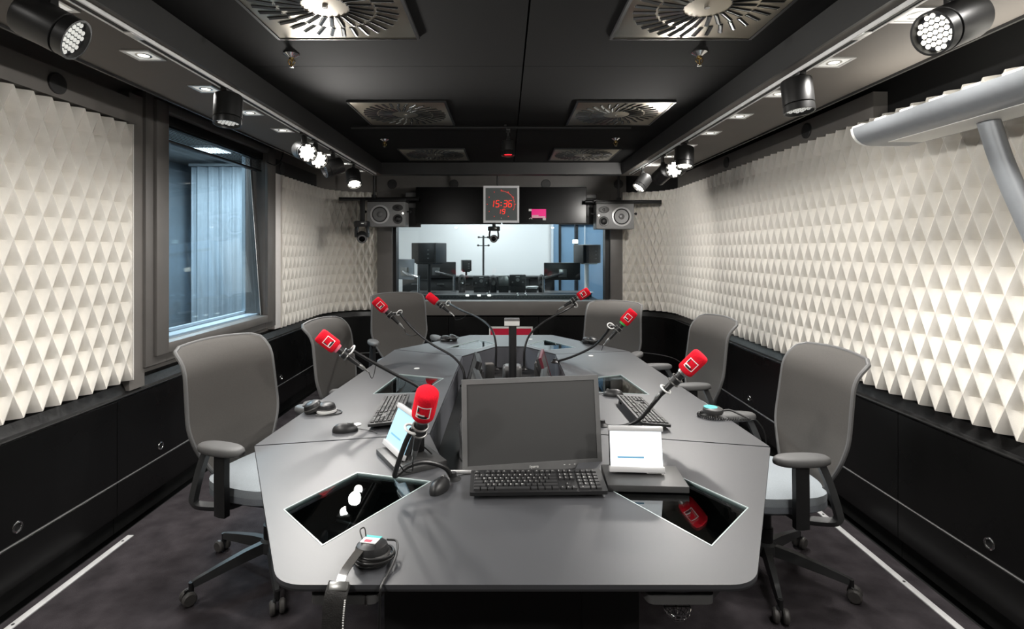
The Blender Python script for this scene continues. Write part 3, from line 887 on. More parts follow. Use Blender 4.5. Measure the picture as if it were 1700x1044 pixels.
for nm, poly, holes, rad in segs:
    pl = shrink(poly, gap)
    # shrink keeps order for counter-clockwise polygons
    if rad:
        pl = round_poly(pl, rad if isinstance(rad, list) else rad, 8)
    bm = NB(); prism(bm, pl, ZT-TH, ZT, holes=[h for h in holes])
    sg = obj(nm, bm, 'table_top', tbl, angle=30)
    bm = NB(); prism(bm, shrink(pl, 0.004) if not rad else pl, ZT-TH-0.005, ZT-TH, holes=[h for h in holes]); obj('under_edge', bm, 'table_edge', sg)
    for h in holes:
        inn = shrink(h, 0.0035)
        bm = NB(); prism(bm, h, ZT-0.012, ZT+0.0012, holes=[inn]); obj('pane_frame', bm, 'pane_edge', sg)
        bm = NB(); prism(bm, inn, ZT-0.008, ZT-0.002); obj('glass_pane', bm, 'table_glass', sg)
        # dark tray with display behind the glass
        out_ = shrink(h, -0.006)
        bm = NB(); prism(bm, out_, ZT-0.14, ZT-0.13); prism(bm, out_, ZT-0.13, ZT-0.03, holes=[inn]); obj('display_tray', bm, 'tray_black', sg)
        c = sum((Vector(p) for p in inn), Vector((0, 0)))/4
        # display bezel lines on the tray floor
        bm = NB()
        e0 = Vector(inn[0]); e1 = Vector(inn[1]); e2 = Vector(inn[2]); e3 = Vector(inn[3])
        for t in (0.34, 0.72):
            a = e0.lerp(e1, t); b = e3.lerp(e2, t)
            d = (b-a)*0.03
            a, b = a+d, b-d
            tube(bm, [(a.x, a.y, ZT-0.122), (b.x, b.y, ZT-0.122)], 0.005, 6)
        obj('display_rail', bm, 'plastic_dark', sg)
# sunken well: walls and floor
ZW = 0.565
well = [INN['nl'], INN['nr'], INN['mr'], INN['fr'], INN['er'], INN['el'], INN['fl'], INN['ml']]
for i in range(len(well)):
    a = Vector(well[i]); b = Vector(well[(i+1) % len(well)])
    t = (b-a).normalized(); nn = Vector((t.y, -t.x))
    a2, b2 = a+nn*0.02, b+nn*0.02
    bm = NB(); prism(bm, [tuple(a), tuple(b), tuple(b2), tuple(a2)], ZW-0.02, ZT-0.001 if False else ZT-TH); obj('well_wall', bm, 'table_side', tbl)
bm = NB(); prism(bm, shrink(well, -0.01), ZW-0.02, ZW); obj('well_floor', bm, 'table_base', tbl)
# rail along the near well edge
bm = NB(); box(bm, (0.0, 1.906, ZT+0.004), (0.40, 0.010, 0.010), bevel=0.002); obj('cable_rail', bm, 'aluminium', tbl)
# pedestal boxes
for nm, c, s in (('pedestal', (0.02, 1.95, 0.27), (0.80, 0.62, 0.54)), ('pedestal', (0.03, 4.1, 0.27), (0.8, 0.9, 0.54)), ('spine', (0.03, 3.0, 0.37), (0.5, 1.6, 0.36))):
    bm = NB(); box(bm, c, s, bevel=0.004); obj(nm, bm, 'table_base', tbl)
bm = NB(); box(bm, (0.24, 1.639, 0.27), (0.004, 0.004, 0.54)); obj('panel_joint', bm, 'slot_black', tbl)
# white cable caps
for px, py in ((692, 612), (881, 563.5), (981, 591), (593, 705)):
    v = G(px, py, ZT)
    bm = NB(); cyl(bm, (v.x, v.y, ZT), (v.x, v.y, ZT+0.004), 0.019, seg=22, bevel=0.0015); obj('cable_cap', bm, 'white_plastic', tbl)

# under-table headphone holder and mesh cups
def under_bracket(x, y, label):
    t = thing('headphone_holder', label, 'holder', (x, y, 0.70))
    bm = NB(); prism(bm, round_poly([(-0.08, -0.03), (0.08, -0.03), (0.10, 0.05), (-0.10, 0.05)], 0.02), -0.026, -0.006, holes=[oval(0.045, 0.016, 20)]); obj('plate', bm, 'plastic_grey', t)
    bm = NB(); box(bm, (-0.105, 0.02, 0.004), (0.035, 0.03, 0.042), bevel=0.004); obj('arm', bm, 'plastic_dark', t)
    bm = NB(); box(bm, (0.105, 0.02, 0.004), (0.035, 0.03, 0.042), bevel=0.004); obj('arm', bm, 'plastic_dark', t)
    return t
under_bracket(0.435, 1.325, 'grey headphone holder bracket under the front table edge by the right glass insert')
under_bracket(-0.40, 1.325, 'grey headphone holder bracket under the front table edge behind the hanging headphones')
t = thing('mesh_basket', 'small open chrome wire basket under the front table edge', 'basket', (0.445, 1.36, 0.625))
bm = NB()
for k in range(8):
    a = math.pi*k/8
    tube(bm, [(0.034*math.cos(a)*math.cos(b), 0.034*math.sin(a)*math.cos(b), 0.03*math.sin(b)) for b in [math.pi*(-1+i/10) for i in range(11)]], 0.0013, 5)
obj('ribs', bm, 'chrome', t)
bm = NB()
for z, r in ((0, 0.034), (-0.012, 0.031), (-0.022, 0.023)): torus(bm, (0, 0, z), (0, 0, 1), r, 0.0014, 24, 5)
obj('hoops', bm, 'chrome', t)
bm = NB(); tube(bm, [(0, 0, 0.0), (0, 0.02, 0.04), (0, 0.02, ZT-TH-0.002-0.625)], 0.004, 8); tube(bm, [(-0.034, 0, 0), (0.034, 0, 0)], 0.002, 6); obj('hanger', bm, 'plastic_dark', t)

# ================================================================ DESK EQUIPMENT
# ---- keyboards
def key_layout():
    rows = []
    u = 0.0188
    y = 0.052; x0 = -0.2145
    ks = []
    def row(y, items, x=x0):
        for w_, lab in items:
            if lab is not None: ks.append((x+w_*u/2, y, w_*u-0.0022, lab))
            x += w_*u
    fn = [(1, 'Esc'), (1, None)]+[(1, 'F%d' % i) for i in range(1, 5)]+[(0.5, None)]+[(1, 'F%d' % i) for i in range(5, 9)]+[(0.5, None)]+[(1, 'F%d' % i) for i in range(9, 13)]
    row(0.056, fn+[(0.25, None)]+[(1, 'P'), (1, 'S'), (1, 'B')]+[(0.25, None)]+[(1, '.'), (1, '-'), (1, '+'), (1, '*')])
    nav = [(0.25, None)]
    row(0.032, [(1, c) for c in '^1234567890-=']+[(2, '<')]+nav+[(1, 'I'), (1, 'H'), (1, 'U')]+nav+[(1, 'N'), (1, '/'), (1, '*'), (1, '-')])
    row(0.013, [(1.5, '|')]+[(1, c) for c in 'QWERTZUIOP[]']+[(1.5, '')]+nav+[(1, 'D'), (1, 'E'), (1, 'D')]+nav+[(1, '7'), (1, '8'), (1, '9'), (1, '+')])
    row(-0.006, [(1.75, '')]+[(1, c) for c in "ASDFGHJKL;'"]+[(2.25, '')]+nav+[(3, None)]+nav+[(1, '4'), (1, '5'), (1, '6'), (1, '')])
    row(-0.025, [(2.25, '')]+[(1, c) for c in 'YXCVBNM,.-']+[(2.75, '')]+nav+[(1, None), (1, '^'), (1, None)]+nav+[(1, '1'), (1, '2'), (1, '3'), (1, '')])
    row(-0.044, [(1.25, ''), (1.25, ''), (1.25, ''), (6.25, ''), (1.25, ''), (1.25, ''), (1.25, ''), (1.25, '')]+nav+[(1, '<'), (1, 'v'), (1, '>')]+nav+[(2, '0'), (1, '.'), (1, '')])
    return ks
def make_keyboard():
    t = thing('keyboard', 'x', 'keyboard', group='black desk keyboards')
    bm = NB(); prism(bm, round_poly([(-0.226, -0.062), (0.226, -0.062), (0.226, 0.076), (-0.226, 0.076)], 0.008), 0.004, 0.016)
    obj('case', bm, 'plastic_black', t)
    bm = NB()
    for x in (-0.18, 0.18): box(bm, (x, -0.05, 0.0015), (0.03, 0.008, 0.007)); box(bm, (x, 0.065, -0.006), (0.03, 0.010, 0.022))
    obj('feet', bm, 'rubber_black', t)
    cache = {}
    lv, lf = [], []
    lg = {}
    for x, y, w_, lab in key_layout():
        k = round(w_, 4)
        if k not in cache:
            bm = NB(); h = 0.0066
            pr = [(-w_/2, -0.0082), (w_/2, -0.0082), (w_/2, 0.0082), (-w_/2, 0.0082)]
            a = [bm.verts.new((p[0], p[1], 0.015)) for p in pr]
            b = [bm.verts.new((p[0]*(1-0.003/w_), p[1]*0.82, 0.015+h)) for p in pr]
            bm.faces.new(b)
            for i in range(4): bm.faces.new((a[i], a[(i+1) % 4], b[(i+1) % 4], b[i]))
            o = obj('key', bm, 'key_black', t); cache[k] = o.data
        else:
            o = obj('key', None, None, t, mesh=cache[k])
        o.location = (x, y, 0)
        if lab:
            s = 0.0085 if len(lab) == 1 else 0.0055
            if lab not in lg:
                me = text_mesh(lab, s, 0.0); lg[lab] = ([v.co.copy() for v in me.vertices], [list(p.vertices) for p in me.polygons]); bpy.data.meshes.remove(me)
            vv, ff = lg[lab]; o0 = len(lv)
            lv += [(x-w_/2*0.35+c.x if len(lab) == 1 else x+c.x, y+c.y+0.001, 0.0219) for c in vv]; lf += [[i+o0 for i in f] for f in ff]
    me = bpy.data.meshes.new('key_legends'); me.from_pydata(lv, [], lf); me.materials.append(MATS['legend'])
    obj('key_legends', None, None, t, mesh=me)
    return t
kb = make_keyboard()
kb.location = (0.108, 1.765, ZT+0.016); kb.rotation_euler = (math.radians(6.5), 0, math.radians(1.5))
kb['label'] = 'black keyboard on the table front, before the grey blank monitor'
def on_table(px, py): return G(px, py, ZT)
v = on_table(646, 688)
dup(kb, (v.x, v.y, ZT+0.016), Euler((math.radians(5), 0, math.radians(-86))), 'black keyboard beside the blue-lit touch panel and the black mouse')
v = on_table(1067, 689)
dup(kb, (v.x, v.y, ZT+0.016), Euler((math.radians(5), 0, math.radians(92))), 'black keyboard under the near right gooseneck microphone')

# ---- mice
def make_mouse():
    t = thing('computer_mouse', 'x', 'mouse', group='black computer mice')
    bm = NB(); sphere(bm, (0, 0, 0.004), 1.0, (0.030, 0.056, 0.033), u=24, v=16)
    for v in bm.verts:
        if v.co.z < 0.0: v.co.z = 0.0
        v.co.z *= 1.0+0.25*max(0, -v.co.y/0.056)
        v.co.x *= 1.0-0.12*max(0, v.co.y/0.056)
    obj('shell', bm, 'plastic_black', t, angle=60)
    bm = NB(); cyl(bm, (-0.004, 0.030, 0.030), (0.004, 0.030, 0.030), 0.008, seg=14); obj('wheel', bm, 'plastic_grey', t)
    bm = NB(); tube(bm, [(0, 0.008, 0.0374), (0, 0.030, 0.0335), (0, 0.05, 0.019)], 0.0007, 4); obj('button_gap', bm, 'slot_black', t)
    bm = NB(); tube(bm, catmull([(0, 0.052, 0.008), (0.004, 0.08, 0.004), (0.03, 0.12, 0.003), (0.06, 0.14, 0.003)]), 0.0017, 6); obj('cord', bm, 'cable_black', t)
    return t
ms = make_mouse()
v = on_table(730, 812); ms.location = (v.x, v.y, ZT); ms.rotation_euler = (0, 0, math.radians(-18))
ms['label'] = 'black mouse beside the keyboard and the near left glass insert'
v = on_table(573, 716); dup(ms, (v.x, v.y, ZT), Euler((0, 0, math.radians(-78))), 'black mouse by the table seam near the left headphones')
v = on_table(1018, 657); dup(ms, (v.x, v.y, ZT), Euler((0, 0, math.radians(75))), 'mouse behind the blank monitor beside the mirrored glass insert')

# ---- monitors
def monitor(loc, rot, tilt, Wd, Hd, label, stand=True, logo=False, zb=None, screen='screen_off', bez='plastic_grey', group='flat monitors on the table'):
    """loc: bottom-centre of the panel; panel faces local -Y"""
    t = thing('computer_monitor', label, 'monitor', loc, (0, 0, rot), group=group)
    Rm = Matrix.Rotation(-tilt, 4, 'X')
    def place(bm): bmesh.ops.transform(bm, matrix=Rm, verts=bm.verts); return bm
    bw = 0.018; bb = 0.030
    bm = NB(); prism(bm, [(-Wd/2, 0), (Wd/2, 0), (Wd/2, Hd), (-Wd/2, Hd)], -0.018, 0.0,
                     holes=[[(-Wd/2+bw, bb), (Wd/2-bw, bb), (Wd/2-bw, Hd-bw), (-Wd/2+bw, Hd-bw)]],
                     M=Matrix.Rotation(math.pi/2, 4, 'X'))
    obj('bezel', place(bm), bez, t)
    bm = NB(); box(bm, (0, 0.009, (Hd+bb-bw)/2), (Wd-2*bw+0.002, 0.012, Hd-bw-bb+0.002)); obj('screen', place(bm), screen, t)
    bm = NB(); box(bm, (0, 0.028, Hd/2), (Wd-0.006, 0.022, Hd-0.006), bevel=0.006); box(bm, (0, 0.048, Hd*0.48), (Wd*0.55, 0.03, Hd*0.55), bevel=0.01)
    obj('back_shell', place(bm), 'plastic_black', t)
    if logo:
        me = text_mesh('iiyama', 0.014, 0.0004)
        me.transform(Rm @ Matrix.Translation((0, -0.0006, bb/2+0.001)) @ Matrix.Rotation(math.pi/2, 4, 'X')); me.materials.append(MATS['legend']); obj('brand_mark', None, None, t, mesh=me)
        bm = NB()
        for k in range(6): box(bm, (Wd*0.22+k*0.020, -0.0003, bb*0.5), (0.006, 0.001, 0.0016))
        obj('button_marks', place(bm), 'legend', t)
    if stand:
        h = (loc[2]-zb)
        bm = NB(); box(bm, (0, 0.085, Hd*0.25-h*0.5), (0.07, 0.02, Hd*0.5+h), bevel=0.004); box(bm, (0, 0.07, Hd*0.45), (0.09, 0.05, 0.09), bevel=0.004); obj('stand', bm, 'plastic_black', t)
        bm = NB(); prism(bm, oval(0.11, 0.08, 26, 3), -h, -h+0.012, M=Matrix.Translation((0, 0.075, 0))); obj('foot', bm, 'plastic_black', t)
    return t
monitor((0.108, 1.965, 0.722), math.radians(9), math.radians(9), 0.535, 0.342, 'grey-bezelled blank monitor behind the front keyboard', logo=True, zb=ZW)
monitor((-0.215, 2.50, 0.62), math.radians(-82), math.radians(14), 0.50, 0.32, 'black monitor seen edge-on in the well, turned to the left keyboard', zb=ZW, bez='plastic_black')
monitor((0.285, 2.72, 0.60), math.radians(84), math.radians(14), 0.46, 0.30, 'black monitor in the well behind the blank monitor, turned to the right keyboard', zb=ZW, bez='plastic_black')
monitor((-0.262, 3.50, 0.62), math.radians(-84), math.radians(16), 0.32, 0.23, 'dark monitor on edge in the well beside the left dark upright box', zb=ZW, bez='plastic_black')
monitor((0.318, 3.60, 0.62), math.radians(83), math.radians(16), 0.32, 0.23, 'dark red-edged monitor in the well beside the right dark upright box', zb=ZW, bez='edge_red')

# ---- touch panels
def touch_panel(loc, rot, tilt, Wd, Hd, scr, label, plate):
    t = thing('touch_panel', label, 'touch panel', loc, (0, 0, rot), group='silver touch panels')
    Rm = Matrix.Rotation(-tilt, 4, 'X')
    def place(bm): bmesh.ops.transform(bm, matrix=Rm, verts=bm.verts); return bm
    bm = NB(); box(bm, (0, 0.012, Hd/2), (Wd-0.008, 0.020, Hd-0.01), bevel=0.003); obj('body', place(bm), 'plastic_black', t)
    bm = NB()
    box(bm, (0, 0.0, 0.010), (Wd, 0.022, 0.020), bevel=0.003); obj('silver_bar', place(bm), 'silver', t)
    bm = NB(); box(bm, (0, 0.0, Hd-0.009), (Wd, 0.022, 0.018), bevel=0.003); obj('silver_bar', place(bm), 'silver', t)
    bm = NB(); box(bm, (0, -0.001, Hd/2), (Wd-0.012, 0.004, Hd-0.038)); s = obj('screen', place(bm), scr, t)
    bm = NB(); box(bm, (-0.02, -0.0035, Hd*0.32), (Wd*0.48, 0.001, 0.006)); obj('screen_text', place(bm), 'screen_blue_dark', s)
    bm = NB(); box(bm, (0, 0.085, Hd*0.16), (0.09, 0.06, Hd*0.40), bevel=0.006)
    obj('stand', bm, 'plastic_black', t)
    bm = NB(); box(bm, plate[0], plate[1], bevel=0.002); obj('base_plate', bm, 'plastic_dark', t)
    bm = NB(); tube(bm, catmull([(0.03, 0.06, 0.03), (0.06, 0.10, 0.02), (0.10, 0.12, 0.0)]), 0.003, 6); obj('cord', bm, 'cable_black', t)
    return t
touch_panel((-0.437, 2.035, ZT+0.026), math.radians(-58), math.radians(24), 0.205, 0.17, 'screen_blue',
            'silver-framed touch panel with blue screen behind the near left microphone', ((0.045, 0.055, -0.016), (0.25, 0.19, 0.02)))
touch_panel((0.462, 1.84, ZT+0.030), math.radians(-3), math.radians(14), 0.193, 0.155, 'screen_white',
            'silver-framed touch panel with bright white screen beside the blank monitor', ((0.02, -0.005, -0.018), (0.27, 0.17, 0.022)))

# ---- gooseneck microphones
def microphone(tip_dir, clamp, path, label, scale=1.0, roll=0.0, collar='mic_pink', logo=True, rS=0.037):
    d = Vector(tip_dir).normalized()
    base = Vector(path[0])
    t = thing('gooseneck_microphone', label, 'microphone', base, group='red gooseneck microphones')
    off = -base
    pts = catmull([Vector(p)+off for p in path], 8)
    bm = NB(); tube(bm, pts, 0.0085*scale, 10); obj('gooseneck', bm, 'gooseneck', t)
    bm = NB(); lathe(bm, [(0, 0), (0.030, 0), (0.030, 0.006), (0.014, 0.016), (0.012, 0.03), (0, 0.03)], 20, Matrix.Translation((0, 0, -0.004))); obj('base_flange', bm, 'plastic_black', t)
    c = Vector(clamp)+off
    M = Matrix.Translation(c) @ frame_to(d) @ Matrix.Rotation(roll, 4, 'Z')
    # orient so that local -Y of the capsule faces the camera side
    # shock clamp between gooseneck tip and body
    bm = NB(); torus(bm, pts[-1], (pts[-1]-pts[-3]), 0.024*scale, 0.0042*scale, 26, 8); obj('shock_ring', bm, 'white_plastic', t)
    bm = NB(); tube(bm, [pts[-1], (pts[-1]+c)/2+Vector((0, 0, 0.004)), c], 0.010*scale, 10)
    bmesh.ops.create_cone(bm, cap_ends=True, segments=20, radius1=0.024*scale, radius2=0.024*scale, depth=0.022, matrix=M)
    obj('clamp', bm, 'plastic_black', t)
    bm = NB(); torus(bm, M @ Vector((0, 0, 0.014)), d, 0.024*scale, 0.0035*scale, 26, 8); torus(bm, M @ Vector((0, 0, -0.014)), d, 0.024*scale, 0.0035*scale, 26, 8); obj('clamp_bands', bm, 'mic_metal', t)
    bm = NB(); lathe(bm, [(0, -0.09), (0.011, -0.09), (0.013, -0.05), (0.015, 0.0), (0.019, 0.035), (0.019, 0.05), (0, 0.05)], 22, M); obj('body', bm, 'plastic_black', t)
    bm = NB(); lathe(bm, [(0, -0.15), (0.004, -0.15), (0.006, -0.125), (0.0095, -0.12), (0.0105, -0.09), (0.0085, -0.088), (0, -0.088)], 18, M); obj('connector', bm, 'mic_metal', t)
    bm = NB(); lathe(bm, [(0.019, 0.040), (0.024, 0.043), (0.025, 0.055), (0.02, 0.058)], 24, M); obj('collar', bm, collar, t)
    z0, z1 = 0.055, 0.165
    bm = NB(); lathe(bm, [(0, z0), (rS*0.80, z0), (rS*0.96, z0+0.006), (rS, z0+0.02), (rS, z1-0.02), (rS*0.96, z1-0.008), (rS*0.8, z1-0.001), (0, z1)], 36, M)
    ws = obj('windshield', bm, 'mic_red', t, angle=60)
    if logo:
        # outlined square emblem wrapped round the foam, facing the camera
        inv = M.inverted()
        v = inv @ (Vector((0, 0, CAMH))+off); a0 = math.atan2(v.y, v.x)
        def patch(bm, u0, u1, w0, w1, r):
            n = 8; rows_ = []
            for k in range(n+1):
                a = a0+(u0+(u1-u0)*k/n)/rS
                rows_.append((bm.verts.new(M @ Vector((r*math.cos(a), r*math.sin(a), w0))), bm.verts.new(M @ Vector((r*math.cos(a), r*math.sin(a), w1)))))
            for p, q in zip(rows_, rows_[1:]): bm.faces.new((p[0], q[0], q[1], p[1]))
        zc = (z0+z1)/2-0.006; hs = 0.023; lw = 0.0035; r = rS+0.0006
        bm = NB()
        patch(bm, -hs, hs, zc+hs-lw, zc+hs, r); patch(bm, -hs, -hs+lw, zc-hs, zc+hs, r); patch(bm, hs-lw, hs, zc-hs, zc+hs, r)
        patch(bm, -hs, hs, zc-hs, zc-hs+lw, r); patch(bm, -hs*0.9, hs*0.25, zc-hs*0.62, zc-hs*0.30, r)
        obj('emblem', bm, 'mic_white', ws)
        bm = NB(); patch(bm, -hs*0.62, hs*0.62, zc-hs*0.92, zc-hs*0.52, r+0.0006); patch(bm, -hs*0.85, -hs*0.62, zc+hs*0.0, zc+hs*0.7, r+0.0006); obj('emblem_bar', bm, 'mic_black', ws)
    # loose cable from the connector back to the neck
    e = M @ Vector((0, 0, -0.15)); m1 = e+Vector((0, 0, -0.02))-d*0.02
    g = pts[int(len(pts)*0.72)]
    bm = NB(); tube(bm, catmull([e, m1, (m1+g)/2+Vector((0, 0, -0.015)), g]), 0.0022, 6); obj('cable', bm, 'cable_black', t)
    return t
def PP(l): return [P(*q) for q in l]
microphone((0.22, -0.42, 0.84), P(697, 712, 1.70), PP([(752, 796, 1.855), (738, 776, 1.84), (705, 767, 1.81), (675, 775, 1.775), (656, 790, 1.735), (660, 772, 1.72), (672, 738, 1.71), (684, 712, 1.70)]),
           'large red foam microphone before the blue touch panel, neck bent down to the table', collar='mic_metal')
microphone((-0.74, -0.18, 0.64), P(573, 588, 2.65), PP([(716, 666, 2.82), (692, 641, 2.80), (655, 621, 2.76), (620, 602, 2.70), (584, 581, 2.65)]),
           'red foam microphone reaching over the headphones with the white ring')
microphone((-0.70, -0.05, 0.71), P(648, 523, 3.95), PP([(771, 640, 3.50), (769, 615, 3.52), (752, 592, 3.60), (715, 570, 3.72), (685, 545, 3.85), (663, 519, 3.95)]),
           'red foam microphone before the far left chair back')
microphone((-0.78, 0.1, 0.60), P(733, 508, 4.80), PP([(823, 613, 4.2), (823, 570, 4.22), (815, 545, 4.3), (795, 528, 4.45), (768, 516, 4.65), (744, 503, 4.8)]),
           'plain red foam microphone before the control room desk, left of the pole', logo=False, collar='mic_metal')
microphone((0.80, 0.0, 0.50), P(951, 499, 4.55), PP([(870, 613, 4.2), (871, 580, 4.2), (880, 555, 4.25), (905, 533, 4.35), (935, 517, 4.45), (955, 506, 4.55)]),
           'red foam microphone before the control room desk, right of the pole', collar='mic_metal')
microphone((0.65, -0.05, 0.75), P(1026, 546, 3.60), PP([(921, 601, 3.8), (950, 592, 3.78), (985, 575, 3.72), (1005, 555, 3.66), (1014, 541, 3.6)]),
           'red foam microphone with green collar before the far right chair', collar='mic_green')
microphone((0.60, -0.25, 0.72), P(1121, 631, 2.30), PP([(1000, 706, 2.42), (1030, 708, 2.40), (1060, 697, 2.37), (1083, 672, 2.34), (1105, 646, 2.31)]),
           'large red foam microphone arched over the right keyboard', collar='mic_metal')

# ---- centre well clutter
t = thing('pole_light', 'black pole with small white box head rising from the table well', 'pole', (0.050, 3.62, ZW))
bm = NB(); cyl(bm, (0, 0, 0), (0, 0, 0.46), 0.027, seg=24); obj('pole', bm, 'plastic_black', t)
bm = NB(); cyl(bm, (0, 0, 0), (0, 0, 0.012), 0.07, seg=28, bevel=0.003); obj('base', bm, 'plastic_black', t)
bm = NB(); box(bm, (-0.005, 0, 0.488), (0.105, 0.07, 0.05), bevel=0.003); obj('head', bm, 'plastic_grey', t)
bm = NB(); box(bm, (-0.005, -0.0355, 0.483), (0.103, 0.002, 0.030)); obj('white_front', bm, 'white_plastic', t)
t = thing('hub_box', 'rounded grey connection box around the pole foot in the table well', 'box', (0.05, 3.86, ZW))
bm = NB(); box(bm, (0, 0, 0.07), (0.14, 0.13, 0.14), bevel=0.025, seg=4); obj('housing', bm, 'plastic_grey', t)
bm = NB(); box(bm, (-0.03, -0.066, 0.075), (0.04, 0.006, 0.07), bevel=0.002); obj('socket_panel', bm, 'plastic_black', t)
for x, lb in ((-0.115, 'left'), (0.245, 'right')):
    t = thing('upright_box', 'narrow dark upright box in the well, '+lb+' of the pole', 'box', (x, 3.75 if lb == 'left' else 3.8, ZW), (0, 0, 0.2 if lb == 'left' else -0.15), group='upright boxes in the well')
    bm = NB(); box(bm, (0, 0, 0.085), (0.065, 0.08, 0.17), bevel=0.003); obj('housing', bm, 'plastic_dark', t)
    bm = NB(); box(bm, (0, 0, 0.172), (0.055, 0.07, 0.004)); obj('cap', bm, 'soffit_brown', t)
for x, y, lb in ((-0.04, 3.62, 'left'), (0.135, 3.66, 'right')):
    t = thing('socket_plate', 'small white socket block on the well floor, '+lb+' of the pole', 'socket', (x, y, ZW), group='white socket blocks')
    bm = NB(); box(bm, (0, 0, 0.014), (0.05, 0.09, 0.028), bevel=0.003); obj('block', bm, 'white_plastic', t)
    bm = NB(); box(bm, (0, -0.02, 0.0285), (0.022, 0.02, 0.003)); box(bm, (0, 0.02, 0.0285), (0.022, 0.02, 0.003)); obj('ports', bm, 'plastic_dark', t)
# red framed panel standing behind the far table end
t = thing('framed_panel', 'red panel in a white frame standing against the far black cabinets', 'panel', (0.07, 6.60, 0.0))
bm = NB(); prism(bm, [(-0.275, 0), (0.275, 0), (0.275, 0.585), (-0.275, 0.585)], -0.02, 0.0, holes=[[(-0.258, 0.02), (0.258, 0.02), (0.258, 0.562), (-0.258, 0.562)]], M=Matrix.Rotation(math.pi/2, 4, 'X')); obj('frame', bm, 'white_plastic', t)
bm = NB(); box(bm, (0, 0.012, 0.29), (0.53, 0.012, 0.56)); obj('red_sheet', bm, 'panel_red', t)

# ---- headphones
def earcup(bm_shell, bm_pad, M, r):
    lathe(bm_shell, [(0, 0.034), (r*0.55, 0.034), (r*0.85, 0.026), (r*0.95, 0.012), (r*0.95, 0.008), (0, 0.008)], 28, M)
    lathe(bm_pad, [(r*0.45, 0.010), (r*0.9, 0.012), (r*1.04, 0.004), (r, -0.008), (r*0.8, -0.014), (r*0.5, -0.008), (r*0.45, 0.01)], 28, M)
def headphones_flat(loc, rot, label, ring=None, tealcap=False):
    """pair of cups lying on the table with a folded band"""
    t = thing('headphones', label, 'headphones', loc, (0, 0, rot), group='black studio headphones')
    for M_, r_ in ((Matrix.Translation((0, 0, 0.014)), 0.046), (Matrix.Translation((-0.062, 0.018, 0.022)) @ Matrix.Rotation(math.radians(-22), 4, 'Y'), 0.044)):
        a, b = NB(), NB(); earcup(a, b, M_, r_)
        ec = obj('ear_cup', a, 'plastic_black', t); obj('ear_pad', b, 'leather', ec)
    if ring:
        bm = NB(); lathe(bm, [(0.044, 0.004), (0.049, 0.004), (0.0495, 0.016), (0.044, 0.018)], 32); obj('ring_label', bm, ring, t)
    bm = NB(); tube(bm, catmull([(0.0, 0.04, 0.03), (-0.03, 0.085, 0.035), (-0.09, 0.085, 0.035), (-0.10, 0.02, 0.035)]), 1.0, prof=[(-0.012, -0.003), (0.012, -0.003), (0.012, 0.003), (-0.012, 0.003)]); obj('headband', bm, 'leather', t)
    bm = NB(); tube(bm, catmull([(0.04, 0.0, 0.01), (0.07, -0.02, 0.004), (0.06, -0.06, 0.004), (0, -0.065, 0.004), (-0.05, -0.05, 0.004)]), 0.003, 6); obj('cord', bm, 'cable_black', t)
    return t
v = on_table(542, 684)
headphones_flat((v.x, v.y, ZT), math.radians(20), 'black headphones with a white ring beside the left mouse', 'white_plastic')
v = on_table(739, 566)
headphones_flat((v.x, v.y, ZT), math.radians(200), 'black headphones on the table before the far left chair')
v = on_table(975, 569)
headphones_flat((v.x, v.y, ZT), math.radians(150), 'black headphones on the table before the far right chair')

# coiled cable with teal puck
v = on_table(1183, 693)
t = thing('talkback_puck', 'dark puck with teal top lying on a coiled black cable by the near right chair', 'headphones', (v.x, v.y, ZT))
bm = NB(); lathe(bm, [(0, 0.012), (0.044, 0.012), (0.048, 0.022), (0.046, 0.034), (0.036, 0.040), (0, 0.041)], 28, Matrix.Translation((0.01, 0.02, 0.004))); obj('puck', bm, 'plastic_dark', t)
bm = NB(); lathe(bm, [(0, 0.0455), (0.032, 0.045), (0.032, 0.043), (0, 0.043)], 24, Matrix.Translation((0.0, 0.025, 0.0))); obj('teal_label', bm, 'teal', t)
bm = NB()
ax = catmull([(0.03, 0.065, 0.009), (-0.035, 0.055, 0.009), (-0.062, 0.01, 0.009), (-0.03, -0.035, 0.009), (0.04, -0.045, 0.009), (0.11, -0.055, 0.009), (0.155, -0.06, 0.009)], 40)
hel = []
for i, p in enumerate(ax):
    tn = (ax[min(i+1, len(ax)-1)]-ax[max(i-1, 0)]).normalized(); sd = tn.cross(Vector((0, 0, 1)))
    a = i*1.05
    hel.append(p+sd*(0.007*math.cos(a))+Vector((0, 0, 0.007*math.sin(a))))
tube(bm, hel, 0.0019, 5); obj('coiled_cable', bm, 'cable_black', t)
bm = NB(); tube(bm, catmull([(0.05, 0.01, 0.03), (0.085, 0.0, 0.035), (0.12, -0.03, 0.024), (0.15, -0.055, 0.012)]), 0.005, 8); obj('plug_cord', bm, 'cable_black', t)
bm = NB(); tube(bm, catmull([(0.155, -0.06, 0.009), (0.185, -0.063, 0.004), (0.215, -0.075, -0.05), (0.22, -0.08, -0.14)]), 0.003, 6); obj('hanging_lead', bm, 'cable_black', t)

